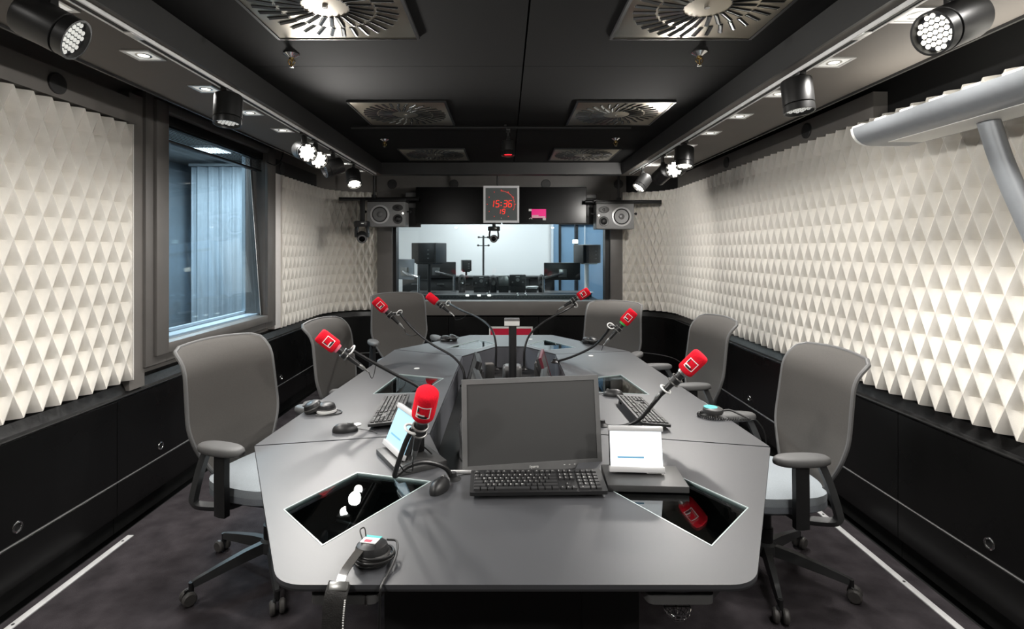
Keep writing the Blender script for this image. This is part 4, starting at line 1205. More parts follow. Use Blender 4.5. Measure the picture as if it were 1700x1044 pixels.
# near headphones hanging over the front edge
v = on_table(617, 930)
t = thing('headphones', 'black headphones with red and teal label hanging over the front table edge', 'headphones', (v.x, v.y, ZT), group='black studio headphones')
a, b = NB(), NB()
earcup(a, b, Matrix.Translation((0.0, 0.0, 0.016)) @ Matrix.Rotation(math.radians(-6), 4, 'X'), 0.046)
obj('ear_cup', a, 'plastic_black', t); obj('ear_pad', b, 'leather', t)
bm = NB(); box(bm, (-0.004, 0.002, 0.0515), (0.042, 0.034, 0.002), (math.radians(-6), 0, -0.2)); lb = obj('label', bm, 'white_plastic', t)
bm = NB(); box(bm, (-0.008, -0.004, 0.0530), (0.020, 0.014, 0.0012), (math.radians(-6), 0, -0.2)); obj('red_print', bm, 'label_red', lb)
bm = NB(); box(bm, (0.000, 0.021, 0.0500), (0.044, 0.012, 0.0016), (math.radians(-6), 0, -0.2)); obj('teal_print', bm, 'teal', lb)
bm = NB(); tube(bm, catmull([(-0.022, -0.03, 0.044), (-0.032, -0.055, 0.036), (-0.044, -0.088, 0.024), (-0.048, -0.106, 0.010)]), 1.0, prof=[(-0.011, -0.0015), (0.011, -0.0015), (0.011, 0.0015), (-0.011, 0.0015)], up=(0, -0.3, 1)); obj('slider', bm, 'chrome', t)
bm = NB(); tube(bm, catmull([(-0.049, -0.108, 0.010), (-0.053, -0.126, -0.012), (-0.056, -0.132, -0.06), (-0.058, -0.128, -0.13), (-0.050, -0.10, -0.20)]), 1.0,
                prof=[(-0.026, -0.005), (0.026, -0.005), (0.026, 0.005), (-0.026, 0.005)], up=(0, -1, 0)); hb = obj('headband', bm, 'leather', t)
bm = NB(); box(bm, (-0.0495, -0.114, 0.005), (0.046, 0.020, 0.016), (0.9, 0, 0), bevel=0.003); obj('hinge', bm, 'mic_metal', t)
for s in (-1, 1):
    bm = NB()
    for k in range(14):
        q = catmull([(-0.053, -0.126, -0.012), (-0.056, -0.132, -0.06), (-0.058, -0.128, -0.13)], 10)[min(k+1, 20)]
        box(bm, (q.x+s*0.024, q.y-0.0055, q.z), (0.0035, 0.002, 0.0025))
    obj('stitching', bm, 'white_plastic', hb)['kind'] = 'stuff'
bm = NB(); torus(bm, (0.004, 0, 0.010), (0, 0, 1), 0.049, 0.003, 30, 6); torus(bm, (0.010, -0.004, 0.016), (0, 0.1, 1), 0.050, 0.003, 30, 6); torus(bm, (0.010, 0.0, 0.024), (0.05, 0.1, 1), 0.047, 0.0028, 30, 6); obj('wound_cord', bm, 'cable_black', t)
bm = NB(); tube(bm, catmull([(0.030, 0.045, 0.03), (0.058, 0.035, 0.03), (0.066, -0.01, 0.018), (0.058, -0.06, 0.006), (0.052, -0.098, 0.003), (0.050, -0.117, -0.01), (0.047, -0.118, -0.12)]), 0.0030, 8); obj('hanging_cord', bm, 'cable_black', t)
bm = NB(); cyl(bm, (0.047, -0.118, -0.115), (0.043, -0.116, -0.165), 0.0085, seg=14); obj('plug', bm, 'plastic_dark', t)
bm = NB(); tube(bm, catmull([(-0.03, 0.02, 0.045), (-0.040, 0.035, 0.06), (-0.030, 0.042, 0.062), (-0.020, 0.02, 0.05)]), 0.0018, 6); obj('thin_loop', bm, 'cable_black', t)

# ================================================================ CHAIRS
def chair_back(w0=0.165, w1=0.268, w2=0.255, H0=0.47, H1=1.085, nu=14, nv=24):
    """returns grid point function (u in -1..1, v in 0..1)"""
    def hw(v):
        if v < 0.42: t = v/0.42; w_ = w0+(w1-w0)*math.sin(t*math.pi/2)
        else: t = (v-0.42)/0.58; w_ = w1+(w2-w1)*t
        if v > 0.93: q = (v-0.93)/0.07; w_ -= 0.045*(1-math.sqrt(max(0, 1-q*q)))
        return w_
    def yy(v):
        y = -0.215-0.03*math.sin(min(1, v/0.5)*math.pi/2)-0.05*max(0, v-0.3)
        if v > 0.74: q = (v-0.74)/0.26; y -= 0.085*q*q
        return y
    def pt(u, v, off=0.0):
        z = H0+(H1-H0)*v
        if v > 0.8: z -= 0.012*((v-0.8)/0.2)**2
        z -= 0.012*u*u*max(0, (v-0.85)/0.15)
        return Vector((u*hw(v), yy(v)+0.045*u*u*(1-0.5*v)+off, z))
    return pt
def make_chair():
    t = thing('office_chair', 'x', 'chair', group='grey mesh office chairs round the table')
    # seat cushion
    def cushion(bm, z0, z1, s0, s1, top):
        rings = []
        prof = [(s0, z0), (1.0, z0+0.012), (1.0, z1-0.012), (s1, z1)]+([(0.6, z1+0.006), (0.25, z1+0.009)] if top else [])
        base = oval(0.248, 0.235, 36, 3.2)
        for s, z in prof:
            rings.append([bm.verts.new((x*s, y*s+0.02-(0.0 if z < 0.46 else 0), z-(0.012 if y > 0.16 else 0)*(s > 0.9))) for x, y in base])
        for a, b in zip(rings, rings[1:]):
            for i in range(36): bm.faces.new((a[i], a[(i+1) % 36], b[(i+1) % 36], b[i]))
        bm.faces.new(rings[-1]); bm.faces.new(list(reversed(rings[0])))
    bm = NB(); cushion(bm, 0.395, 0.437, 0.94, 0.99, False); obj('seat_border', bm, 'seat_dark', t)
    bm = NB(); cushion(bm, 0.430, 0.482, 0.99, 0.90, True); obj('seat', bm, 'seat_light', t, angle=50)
    bm = NB(); prism(bm, oval(0.20, 0.19, 24, 3), 0.375, 0.398, M=Matrix.Translation((0, 0.01, 0))); box(bm, (0, -0.02, 0.355), (0.16, 0.22, 0.06), bevel=0.012); obj('seat_pan', bm, 'chair_dark', t)
    # backrest
    pt = chair_back()
    nu, nv = 14, 26
    bm = NB(); F1 = [[bm.verts.new(pt(-1+2*i/nu, j/nv)) for j in range(nv+1)] for i in range(nu+1)]
    F2 = [[bm.verts.new(pt(-1+2*i/nu, j/nv, -0.012)) for j in range(nv+1)] for i in range(nu+1)]
    for i in range(nu):
        for j in range(nv):
            bm.faces.new((F1[i][j], F1[i+1][j], F1[i+1][j+1], F1[i][j+1])); bm.faces.new((F2[i][j+1], F2[i+1][j+1], F2[i+1][j], F2[i][j]))
    for j in range(nv):
        bm.faces.new((F1[0][j], F1[0][j+1], F2[0][j+1], F2[0][j])); bm.faces.new((F1[nu][j+1], F1[nu][j], F2[nu][j], F2[nu][j+1]))
    for i in range(nu):
        bm.faces.new((F1[i][0], F2[i][0], F2[i+1][0], F1[i+1][0])); bm.faces.new((F1[i][nv], F1[i+1][nv], F2[i+1][nv], F2[i][nv]))
    obj('backrest', bm, 'chair_mesh', t, angle=50)
    for s in (-1, 1):
        bm = NB(); tube(bm, [pt(s, j/nv, -0.006) for j in range(nv+1)], 0.0095, 8); obj('back_rim', bm, 'chair_rim', t)
    bm = NB(); tube(bm, [pt(-1+2*i/nu, 1.0, -0.006) for i in range(nu+1)], 0.008, 8); obj('top_rim', bm, 'chair_rim', t)
    bm = NB(); tube(bm, catmull([(0, -0.03, 0.36), (0, -0.19, 0.365), (0, -0.275, 0.44), (0, -0.30, 0.60), (0, -0.298, 0.74)], 6), 1.0,
                    prof=[(-0.035, -0.012), (0.035, -0.012), (0.035, 0.012), (-0.035, 0.012)], up=(0, 1, 0.2)); obj('back_support', bm, 'chair_frame', t)
    # armrests
    for s in (-1, 1):
        bm = NB()
        rings = []
        base = oval(0.047, 0.125, 32, 2.3)
        for k, z in ((0.86, 0.640), (0.98, 0.646), (1.0, 0.656), (0.97, 0.668), (0.88, 0.675), (0.5, 0.678)):
            rings.append([bm.verts.new((s*0.295+x*k, y*k+0.01, z)) for x, y in base])
        for a, b in zip(rings, rings[1:]):
            for i in range(32): bm.faces.new((a[i], a[(i+1) % 32], b[(i+1) % 32], b[i]))
        bm.faces.new(rings[-1]); bm.faces.new(list(reversed(rings[0])))
        ar = obj('armrest', bm, 'chair_pad', t, angle=50)
        bm = NB(); tube(bm, [(s*0.295, 0.015, 0.642), (s*0.293, 0.012, 0.53), (s*0.288, 0.008, 0.365)], 1.0,
                        prof=[(-0.014, -0.030), (0.014, -0.030), (0.018, 0), (0.014, 0.030), (-0.014, 0.030), (-0.018, 0)], up=(0, 1, 0)); obj('arm_post', bm, 'chair_dark', ar)
        bm = NB(); tube(bm, catmull([(s*0.292, -0.075, 0.640), (s*0.290, -0.115, 0.55), (s*0.288, -0.155, 0.43), (s*0.284, -0.158, 0.395), (s*0.27, -0.13, 0.378), (s*0.22, -0.03, 0.372), (s*0.12, 0.0, 0.372)], 6), 1.0,
                        prof=[(-0.013, -0.015), (0.013, -0.015), (0.016, 0), (0.013, 0.015), (-0.013, 0.015), (-0.016, 0)], up=(0, 1, 0.3)); obj('arm_loop', bm, 'chair_frame', ar)
    # column and base
    bm = NB(); cyl(bm, (0, 0, 0.10), (0, 0, 0.35), 0.026, seg=20); cyl(bm, (0, 0, 0.10), (0, 0, 0.22), 0.034, seg=20); obj('gas_column', bm, 'chair_dark', t)
    bm = NB(); lathe(bm, [(0, 0.085), (0.035, 0.085), (0.05, 0.10), (0.048, 0.145), (0.036, 0.155), (0, 0.155)], 24); hub = obj('base_hub', bm, 'chair_frame', t)
    leg_m = None
    for k in range(5):
        a = 2*math.pi*k/5
        R_ = Matrix.Rotation(a, 4, 'Z')
        bm = NB()
        tube(bm, [(0.03, 0, 0.125), (0.12, 0, 0.118), (0.23, 0, 0.102), (0.325, 0, 0.086), (0.34, 0, 0.082)], [1.0, 0.95, 0.78, 0.62, 0.55],
             prof=[(-0.022, -0.026), (0.022, -0.026), (0.015, 0.022), (-0.015, 0.022)], up=(0, 0, 1))
        bmesh.ops.transform(bm, matrix=R_, verts=bm.verts)
        lg = obj('leg', bm, 'chair_frame', t)
        M = R_ @ Matrix.Translation((0.345, 0, 0))
        bm = NB(); cyl(bm, M @ Vector((0, 0, 0.05)), M @ Vector((0, 0, 0.092)), 0.011, seg=12)
        tube(bm, [M @ Vector((0.0, -0.012, 0.058)), M @ Vector((0.018, -0.012, 0.056)), M @ Vector((0.028, -0.012, 0.03))], 0.007, 6)
        obj('caster_fork', bm, 'chair_dark', lg)
        for sy in (-1, 1):
            bm = NB(); cyl(bm, M @ Vector((0.012, sy*0.007, 0.0295)), M @ Vector((0.012, sy*0.031, 0.0295)), 0.0295, seg=22, bevel=0.006); obj('caster_wheel', bm, 'caster', lg)
    return t
c0 = make_chair()
R_ = math.radians
specs = [(1.25, 2.52, -0.99, -0.06, 0.0, R_(-35), 'grey office chair with pale seat at the table side by the coiled cable'),
         (-1.14, 2.55, 0.93, -0.34, 0.03, R_(-134), 'grey office chair at the table corner below the tilted window'),
         (-0.94, 3.56, 0.985, -0.17, 0.0, R_(10), 'grey office chair tucked under the table between the tilted window and the left microphone'),
         (1.2, 3.72, -0.99, -0.12, 0.0, R_(20), 'grey office chair behind the large red microphone over the right keyboard'),
         (-0.93, 4.87, 0.42, -0.9, 0.055, R_(40), 'grey office chair at the far table end before the curved foam'),
         (0.86, 4.60, -0.50, -0.86, 0.0, R_(15), 'grey office chair at the far table end with a microphone shadow on its back')]
# duplicate first so that every copy starts from the untouched prototype
copies = [c0]+[dup(c0) for _ in specs[1:]]
for o, (x, y, fx, fy, dz, lr, lb) in zip(copies, specs):
    o.location = (x, y, 0); rz = math.atan2(fy, fx)-math.pi/2
    o.rotation_euler = (0, 0, rz); o['label'] = lb
    for c in children_of(o):
        nm = c.name.split('.')[0]
        if nm in ('leg', 'base_hub'): c.rotation_euler = (0, 0, lr-rz)
        elif nm != 'gas_column': c.location.z += dz

# ================================================================ FAR WALL EQUIPMENT
YS = 6.10
def hang_post(px, y0, y1, Y, label, r=0.014):
    a = P(px, y0, Y); b = P(px, y1, Y)
    t = thing('hanging_post', label, 'post', (a.x, Y, 0), group='ceiling posts carrying the screens and loudspeakers')
    bm = NB(); cyl(bm, (0, 0, b.z), (0, 0, 2.79), r, seg=14); obj('post', bm, 'plastic_dark', t)
    bm = NB(); cyl(bm, (0, 0, 2.765), (0, 0, 2.785), 0.05, seg=20); obj('ceiling_plate', bm, 'plastic_dark', t)
    bm = NB(); box(bm, (0, 0, b.z), (0.05, 0.05, 0.04), bevel=0.004); obj('foot_clamp', bm, 'plastic_black', t)
hang_post(621, 293, 326, 6.22, 'grey ceiling post above the left loudspeaker')
hang_post(1027, 292, 331, 6.22, 'grey ceiling post above the right loudspeaker')
hang_post(826, 293, 312, 5.99, 'thin ceiling post above the red-digit clock', 0.010)
def rail(x0, x1, y, label):
    a = P(x0, y, 6.24); b = P(x1, y, 6.24)
    t = thing('mounting_rail', label, 'rail', a, group='black mounting rails')
    bm = NB(); cyl(bm, (0, 0, 0), (b.x-a.x, 0, 0), 0.022, seg=16); obj('rail', bm, 'plastic_black', t)
    bm = NB()
    for f in (0.0, 1.0): cyl(bm, ((b.x-a.x)*f-0.004, 0, 0), ((b.x-a.x)*f+0.004, 0, 0), 0.024, seg=16)
    obj('end_caps', bm, 'rubber_black', t)
rail(564, 694, 330.5, 'black mounting rail carrying the left loudspeaker and camera')
rail(972, 1097, 335, 'black mounting rail carrying the right loudspeaker')

def loudspeaker(px0, px1, py0, py1, label, flip):
    a = P(px0, py0, YS); b = P(px1, py1, YS)
    W_, H_ = b.x-a.x, a.z-b.z
    t = thing('loudspeaker', label, 'speaker', ((a.x+b.x)/2, YS, b.z), group='grey three-way studio loudspeakers')
    s = -1 if flip else 1
    bm = NB(); box(bm, (0, 0.11, H_/2), (W_, 0.22, H_), bevel=0.008); obj('cabinet', bm, 'speaker_grey', t)
    MX = Matrix.Rotation(math.pi/2, 4, 'X')
    wx = -s*W_*0.165; wr = H_*0.38
    M = Matrix.Translation((wx, 0, H_*0.49)) @ MX
    bm = NB(); lathe(bm, [(wr*0.80, 0.0), (wr*0.86, 0.008), (wr, 0.006), (wr*1.04, -0.002)], 40, M); obj('woofer_ring', bm, 'silver', t)
    bm = NB(); lathe(bm, [(wr*0.84, 0.001), (wr*0.80, 0.007), (wr*0.74, 0.003), (wr*0.70, 0.002)], 40, M); obj('woofer_surround', bm, 'cone_black', t)
    bm = NB(); lathe(bm, [(wr*0.71, 0.003), (wr*0.35, 0.0015), (wr*0.30, 0.0015), (wr*0.24, 0.007), (0, 0.010)], 40, M); obj('woofer_cone', bm, 'cone_light', t)
    M = Matrix.Translation((s*W_*0.30, 0, H_*0.30)) @ MX
    bm = NB(); lathe(bm, [(H_*0.20, -0.001), (H_*0.19, 0.004), (H_*0.13, 0.002), (H_*0.11, 0.009), (0, 0.018)], 32, M); obj('midrange', bm, 'cone_black', t)
    M = Matrix.Translation((s*W_*0.30, 0, H_*0.76)) @ MX
    bm = NB(); lathe(bm, [(0.065, -0.001), (0.055, 0.003), (0.02, 0.001)], 32, M @ Matrix.Diagonal((1, 0.62, 1, 1))); obj('tweeter_horn', bm, 'plastic_dark', t)
    bm = NB(); lathe(bm, [(0.018, 0), (0.014, 0.007), (0, 0.011)], 20, M); obj('tweeter', bm, 'cone_black', t)
    bm = NB(); box(bm, (s*W_*0.435, -0.002, H_*0.535), (0.018, 0.004, 0.018), (0, math.pi/4, 0)); obj('status_light', bm, 'led_soft', t)
    bm = NB(); box(bm, (0, 0.12, H_+0.018), (W_*1.02, 0.20, 0.036), bevel=0.004); box(bm, (0, 0.12, H_+0.042), (W_*1.08, 0.10, 0.012)); obj('mount_plate', bm, 'plastic_black', t)
    for sx in (-1, 1):
        bm = NB(); cyl(bm, (sx*W_/2, 0.09, H_*0.62), (sx*(W_/2+0.035), 0.09, H_*0.62), 0.008, seg=12); sphere(bm, (sx*(W_/2+0.04), 0.09, H_*0.62), 0.016, u=12, v=8); obj('knob', bm, 'plastic_black', t)
loudspeaker(609, 673, 335, 376, 'grey studio loudspeaker hung beside the camera at the curved foam corner', False)
loudspeaker(990, 1053, 338, 380, 'grey studio loudspeaker hung beside the screen with the magenta picture', True)

# TV screens
def tv(px0, px1, py0, py1, Y, label, pic=False):
    a = P(px0, py0, Y); b = P(px1, py1, Y); W_, H_ = b.x-a.x, a.z-b.z
    t = thing('wall_screen', label, 'screen', ((a.x+b.x)/2, Y, b.z), group='black screens above the control room window')
    bm = NB(); box(bm, (0, 0.03, H_/2), (W_, 0.05, H_), bevel=0.004); obj('housing', bm, 'plastic_black', t)
    bm = NB(); box(bm, (0, 0.003, H_/2+0.004), (W_-0.016, 0.008, H_-0.022)); sc_ = obj('panel', bm, 'tv_black', t)
    bm = NB(); box(bm, (0, 0.09, H_*0.5), (0.3, 0.08, 0.2), bevel=0.004); obj('mount', bm, 'plastic_black', t)
    if pic:
        def rc(x0, x1, y0, y1, m, nm, o=0.0):
            p = P(x0, y0, Y); q = P(x1, y1, Y)
            bm = NB(); box(bm, ((p.x+q.x)/2-(a.x+b.x)/2, -0.0015-o, (p.z+q.z)/2-b.z), (q.x-p.x, 0.001, p.z-q.z)); obj(nm, bm, m, sc_)
        rc(882.5, 906.5, 347, 362, 'magenta', 'magenta_picture')
        rc(877.8, 883, 346.8, 350.4, 'mic_white', 'caption_box'); rc(901, 906, 362, 365.5, 'mic_white', 'caption_box')
        rc(883.2, 894, 357, 358.4, 'mic_white', 'caption_line', 0.001); rc(883.2, 905, 359.2, 361.2, 'mic_white', 'caption_line', 0.001)
        bm = NB(); p = P(881, 363, Y)
        for k in range(3): box(bm, (p.x-(a.x+b.x)/2+(k-1)*0.014, -0.0018, p.z-b.z+(k % 2)*0.008), (0.012, 0.001, 0.010), (0, 0.6, 0))
        obj('caption_mark', bm, 'mic_white', sc_)
tv(690, 832, 310, 372, 6.35, 'black blank screen left of the clock')
tv(834, 974, 310, 372, 6.35, 'black screen with a small magenta picture right of the clock', True)
# back-side bracket pieces between screen and loudspeakers
for (x0, x1, y0, y1, lb) in ((672, 698, 319, 377, 'dark mounting bracket between the blank screen and the left loudspeaker'), (971, 991, 322, 372, 'dark mounting bracket between the magenta screen and the right loudspeaker')):
    a = P(x0, y0, 6.40); b = P(x1, y1, 6.40)
    t = thing('screen_bracket', lb, 'bracket', ((a.x+b.x)/2, 6.40, b.z))
    bm = NB(); box(bm, (0, 0.03, (a.z-b.z)/2), (b.x-a.x, 0.04, a.z-b.z), bevel=0.003); obj('plate', bm, 'plastic_black', t)
    bm = NB(); box(bm, (0, 0.006, (a.z-b.z)*0.93), ((b.x-a.x)*0.9, 0.012, (a.z-b.z)*0.12), bevel=0.002); box(bm, (0, 0.006, (a.z-b.z)*0.62), ((b.x-a.x)*0.9, 0.012, (a.z-b.z)*0.12), bevel=0.002); obj('light_block', bm, 'plastic_grey', t)

# clock
YK = 5.93
a = P(802.5, 308.5, YK); b = P(862, 369.5, YK); W_ = b.x-a.x; H_ = a.z-b.z
ck = thing('studio_clock', 'square white-framed studio clock with red digits reading 15:36 19', 'clock', ((a.x+b.x)/2, YK, (a.z+b.z)/2))
MX = Matrix.Rotation(math.pi/2, 4, 'X')
fw = 0.024
bm = NB(); prism(bm, [(-W_/2, -H_/2), (W_/2, -H_/2), (W_/2, H_/2), (-W_/2, H_/2)], -0.04, 0.006, holes=[[(-W_/2+fw, -H_/2+fw), (W_/2-fw, -H_/2+fw), (W_/2-fw, H_/2-fw), (-W_/2+fw, H_/2-fw)]], M=MX); obj('frame', bm, 'clock_frame', ck)
bm = NB(); box(bm, (0, 0.012, 0), (W_-2*fw+0.004, 0.02, H_-2*fw+0.004)); obj('face', bm, 'clock_face', ck)
bm = NB(); box(bm, (0, 0.03, 0), (W_*0.95, 0.02, H_*0.95)); obj('back_cover', bm, 'plastic_dark', ck)
SEG = {'0': 'abcdef', '1': 'bc', '3': 'abgcd', '5': 'afgcd', '6': 'afgedc', '9': 'abcdfg'}
def digit(ch, cx, cz, w_, h_):
    bm = NB(); th = w_*0.24; sl = 0.14
    S = {'a': ((-1, 1), (1, 1)), 'b': ((1, 1), (1, 0)), 'c': ((1, 0), (1, -1)), 'd': ((-1, -1), (1, -1)), 'e': ((-1, 0), (-1, -1)), 'f': ((-1, 1), (-1, 0)), 'g': ((-1, 0), (1, 0))}
    for s in SEG[ch]:
        (x0, z0), (x1, z1) = S[s]
        p = Vector((cx+x0*w_/2+sl*z0*h_/2, cz+z0*h_/2)); q = Vector((cx+x1*w_/2+sl*z1*h_/2, cz+z1*h_/2))
        d = (q-p).normalized(); p += d*th*0.55; q -= d*th*0.55; n_ = Vector((-d.y, d.x))*th*0.5
        prism(bm, [tuple(p+n_*0.6), tuple(p-d*th*0.3), tuple(p-n_*0.6), tuple(q-n_*0.6), tuple(q+d*th*0.3), tuple(q+n_*0.6)], -0.001, 0.002, M=MX)
    obj('led_digit', bm, 'led_digit', ck)
hd = 0.074; wd_ = 0.036
for ch, x in (('1', -0.104), ('5', -0.043), ('3', 0.045), ('6', 0.100)): digit(ch, x, 0.006, wd_, hd)
for ch, x in (('1', -0.024), ('9', 0.026)): digit(ch, x, -0.082, 0.029, 0.052)
bm = NB()
for z in (-0.012, 0.020): cyl(bm, (-0.002, 0.003, z), (-0.002, -0.002, z), 0.005, seg=10)
obj('led_colon', bm, 'led_digit', ck)
bm = NB()
def dot(bm, k, r=0.0032, R=0.150):
    a_ = math.pi/2-2*math.pi*k/60
    cyl(bm, (R*math.cos(a_), 0.003, R*math.sin(a_)), (R*math.cos(a_), -0.002, R*math.sin(a_)), r, seg=8)
for k in range(0, 20): dot(bm, k, 0.0030)
for k in (0, 5, 10, 15, 25, 35, 40, 45, 50, 55): dot(bm, k, 0.0034, 0.159)
o = obj('second_dots', bm, 'led_digit', ck); o['kind'] = 'stuff'
bm = NB(); cyl(bm, (0, 0.003, -0.157), (0, -0.002, -0.157), 0.004, seg=8); obj('sync_dot', bm, 'mic_white', ck)

# cameras
def ptz(px, py, Y, label, stem_to, s=1.0, look=(0.1, -1, -0.12)):
    c = P(px, py, Y)
    t = thing('studio_camera', label, 'camera', (c.x, Y, c.z), group='black remote cameras')
    bm = NB(); lathe(bm, [(0, 0), (0.085*s, 0), (0.09*s, 0.01), (0.09*s, 0.055*s), (0.08*s, 0.065*s), (0, 0.065*s)], 32, Matrix.Translation((0, 0, 0.10*s))); obj('base', bm, 'plastic_black', t)
    bm = NB(); box(bm, (0.03*s, -0.0905*s, 0.135*s), (0.03*s, 0.004, 0.010*s)); obj('marking', bm, 'white_plastic', t)
    for sx in (-1, 1):
        bm = NB(); tube(bm, catmull([(sx*0.055*s, 0, 0.11*s), (sx*0.066*s, 0, 0.04*s), (sx*0.062*s, 0, -0.02*s)]), 1.0, prof=[(-0.012*s, -0.03*s), (0.012*s, -0.03*s), (0.012*s, 0.03*s), (-0.012*s, 0.03*s)], up=(0, 1, 0)); obj('yoke_arm', bm, 'plastic_black', t)
    d = Vector(look).normalized(); M = Matrix.Translation((0, 0, -0.015*s)) @ frame_to(d)
    bm = NB(); lathe(bm, [(0, -0.075*s), (0.040*s, -0.07*s), (0.055*s, -0.05*s), (0.058*s, 0.05*s), (0.05*s, 0.075*s), (0.038*s, 0.078*s)], 32, M); obj('head', bm, 'plastic_black', t)
    bm = NB(); lathe(bm, [(0.050*s, 0.074*s), (0.050*s, 0.082*s), (0.036*s, 0.082*s), (0.034*s, 0.072*s)], 32, M); obj('lens_ring', bm, 'plastic_grey', t)
    bm = NB(); lathe(bm, [(0.036*s, 0.072*s), (0.02*s, 0.076*s), (0, 0.078*s)], 28, M); obj('lens', bm, 'tv_black', t)
    bm = NB(); box(bm, (0, 0.02, (0.16*s+stem_to-c.z)/2), (0.05*s, 0.03, stem_to-c.z-0.16*s), bevel=0.003); obj('hanger', bm, 'plastic_black', t)
ptz(601, 391, 6.0, 'black remote camera hanging left of the left loudspeaker', 2.14, 1.0, (0.25, -0.9, -0.35))
ptz(820, 394.5, 6.02, 'black remote camera hanging under the clock', 1.88, 0.78, (-0.05, -1, -0.05))

# ================================================================ CONTROL ROOM
CY = 10.2
bm = NB(); box(bm, (-0.9, CY+0.05, 1.4), (3.9, 0.1, 3.0)); struct('wall_control_far', bm, 'wall_white')
bm = NB(); box(bm, (-2.75, 8.55, 1.4), (0.1, 3.3, 3.0)); struct('wall_control_left', bm, 'wall_white')
bm = NB(); box(bm, (2.3, 8.55, 1.4), (0.1, 3.3, 3.0)); struct('wall_control_right', bm, 'wall_blue')
bm = NB(); box(bm, (-0.2, 8.55, 2.85), (5.0, 3.3, 0.1)); struct('ceiling_control', bm, 'wall_white')
bm = NB(); box(bm, (-0.2, 8.55, -0.05), (5.0, 3.3, 0.1)); struct('floor_control', bm, 'carpet')
# blue glazed corner: panels and mullions
gz = bpy.data.objects.new('window_3', None); COL.objects.link(gz); gz['kind'] = 'structure'
for x0, x1 in ((0.93, 1.03), (1.075, 1.36), (1.40, 1.52), (1.54, 2.25)):
    bm = NB(); box(bm, ((x0+x1)/2, CY-0.06, 1.4), (x1-x0, 0.03, 2.9)); obj('blue_pane', bm, 'wall_blue', gz)
for x0, x1, m in ((0.885, 0.925, 'sill_light'), (1.03, 1.075, 'rubber_black'), (1.36, 1.40, 'rubber_black'), (1.52, 1.54, 'sill_light')):
    bm = NB(); box(bm, ((x0+x1)/2, CY-0.08, 1.4), (x1-x0, 0.06, 2.9)); obj('mullion', bm, m, gz)
bm = NB(); box(bm, (1.55, CY-0.11, 2.06), (1.0, 0.06, 0.05)); obj('transom', bm, 'rubber_black', gz)
for x, y in ((-1.2, 8.3), (0.4, 8.3), (-0.4, 9.4), (1.3, 9.0)):  # unseen overhead lights, added to light the control room
    t = thing('added_ceiling_light', 'unseen white square ceiling light panel added to light the control room', 'light', (x, y, 2.8), group='added control room ceiling lights')
    bm = NB(); box(bm, (0, 0, -0.012), (0.62, 0.62, 0.03), bevel=0.004); obj('frame', bm, 'white_plastic', t)
    bm = NB(); box(bm, (0, 0, -0.03), (0.58, 0.58, 0.01)); obj('diffuser', bm, 'fill_panel', t)
    l = bpy.data.lights.new('control_fill', 'AREA'); l.energy = CONTROL_W; l.size = 0.55; l.color = (1.0, 0.98, 0.96)
    o = bpy.data.objects.new('control_fill', l); COL.objects.link(o); o.parent = t; o.location = (0, 0, -0.04)
# mixing desk
t = thing('mixing_desk', 'long black mixing desk behind the control room window', 'desk', (-0.1, 7.55, 0))
bm = NB(); box(bm, (0, 0.1, 0.80), (2.9, 1.0, 0.06), bevel=0.006); obj('worktop', bm, 'plastic_black', t)
bm = NB(); box(bm, (0, -0.36, 0.885), (2.5, 0.05, 0.10), bevel=0.004); obj('front_strip', bm, 'plastic_dark', t)
bm = NB(); box(bm, (0.0, -0.02, 0.86), (2.4, 0.55, 0.06), (math.radians(6), 0, 0), bevel=0.006); obj('console', bm, 'plastic_black', t)
bm = NB()
for k in range(48): box(bm, (-1.15+k*0.049, -0.386, 0.905), (0.012, 0.004, 0.010))
o = obj('button_row', bm, 'plastic_grey', t); o['kind'] = 'stuff'
for x in (-0.15, 0.27, 0.38, -0.95):
    bm = NB(); torus(bm, (x, -0.387, 0.945), (0, 1, 0), 0.014, 0.004, 18, 6); obj('socket_ring', bm, 'chrome', t)
for x, z in ((-0.42, 0.94), (-0.26, 0.94), (-0.12, 0.94)):
    bm = NB(); box(bm, (x, -0.392, z-0.008), (0.045, 0.006, 0.022)); obj('lit_key', bm, 'led_soft', t)
bm = NB(); box(bm, (0, 0.75, 0.83), (2.85, 0.5, 0.12), bevel=0.006); obj('rear_shelf', bm, 'plastic_dark', t)
for x in (-1.3, 1.3):
    bm = NB(); box(bm, (x, 0.1, 0.39), (0.08, 0.9, 0.78), bevel=0.006); obj('leg_panel', bm, 'plastic_black', t)
def at(px, py, Y): return P(px, py, Y)
t = thing('equipment_counter', 'low dark equipment counter along the white control room wall', 'counter', (-0.45, 8.95, 0))
bm = NB(); box(bm, (0, 0, 0.55), (2.55, 0.35, 1.06), bevel=0.008); obj('body', bm, 'plastic_black', t)
bm = NB(); box(bm, (0, -0.01, 1.095), (2.6, 0.40, 0.03), bevel=0.004); obj('worktop', bm, 'plastic_dark', t)
for k in range(6):
    bm = NB(); box(bm, (-1.06+k*0.425, -0.18, 0.96), (0.40, 0.012, 0.20), bevel=0.003); dr_ = obj('drawer', bm, 'plastic_dark', t)
    bm = NB(); box(bm, (-1.06+k*0.425, -0.192, 0.98), (0.12, 0.012, 0.012), bevel=0.002); obj('handle', bm, 'mic_metal', dr_)
def cbox(name, label, cat, px0, px1, py0, py1, Y, dep, m, rz=0.0, group=None, extra=None, zfloor=None):
    a = at(px0, py0, Y); b = at(px1, py1, Y)
    t = thing(name, label, cat, ((a.x+b.x)/2, Y, b.z), (0, 0, rz), group=group)
    W_, H_ = b.x-a.x, a.z-b.z
    bm = NB(); box(bm, (0, dep/2, H_/2), (W_, dep, H_), bevel=min(0.01, H_*0.1)); obj('housing', bm, m, t)
    if extra: extra(t, W_, H_, dep)
    return t
DESKZ = 0.89
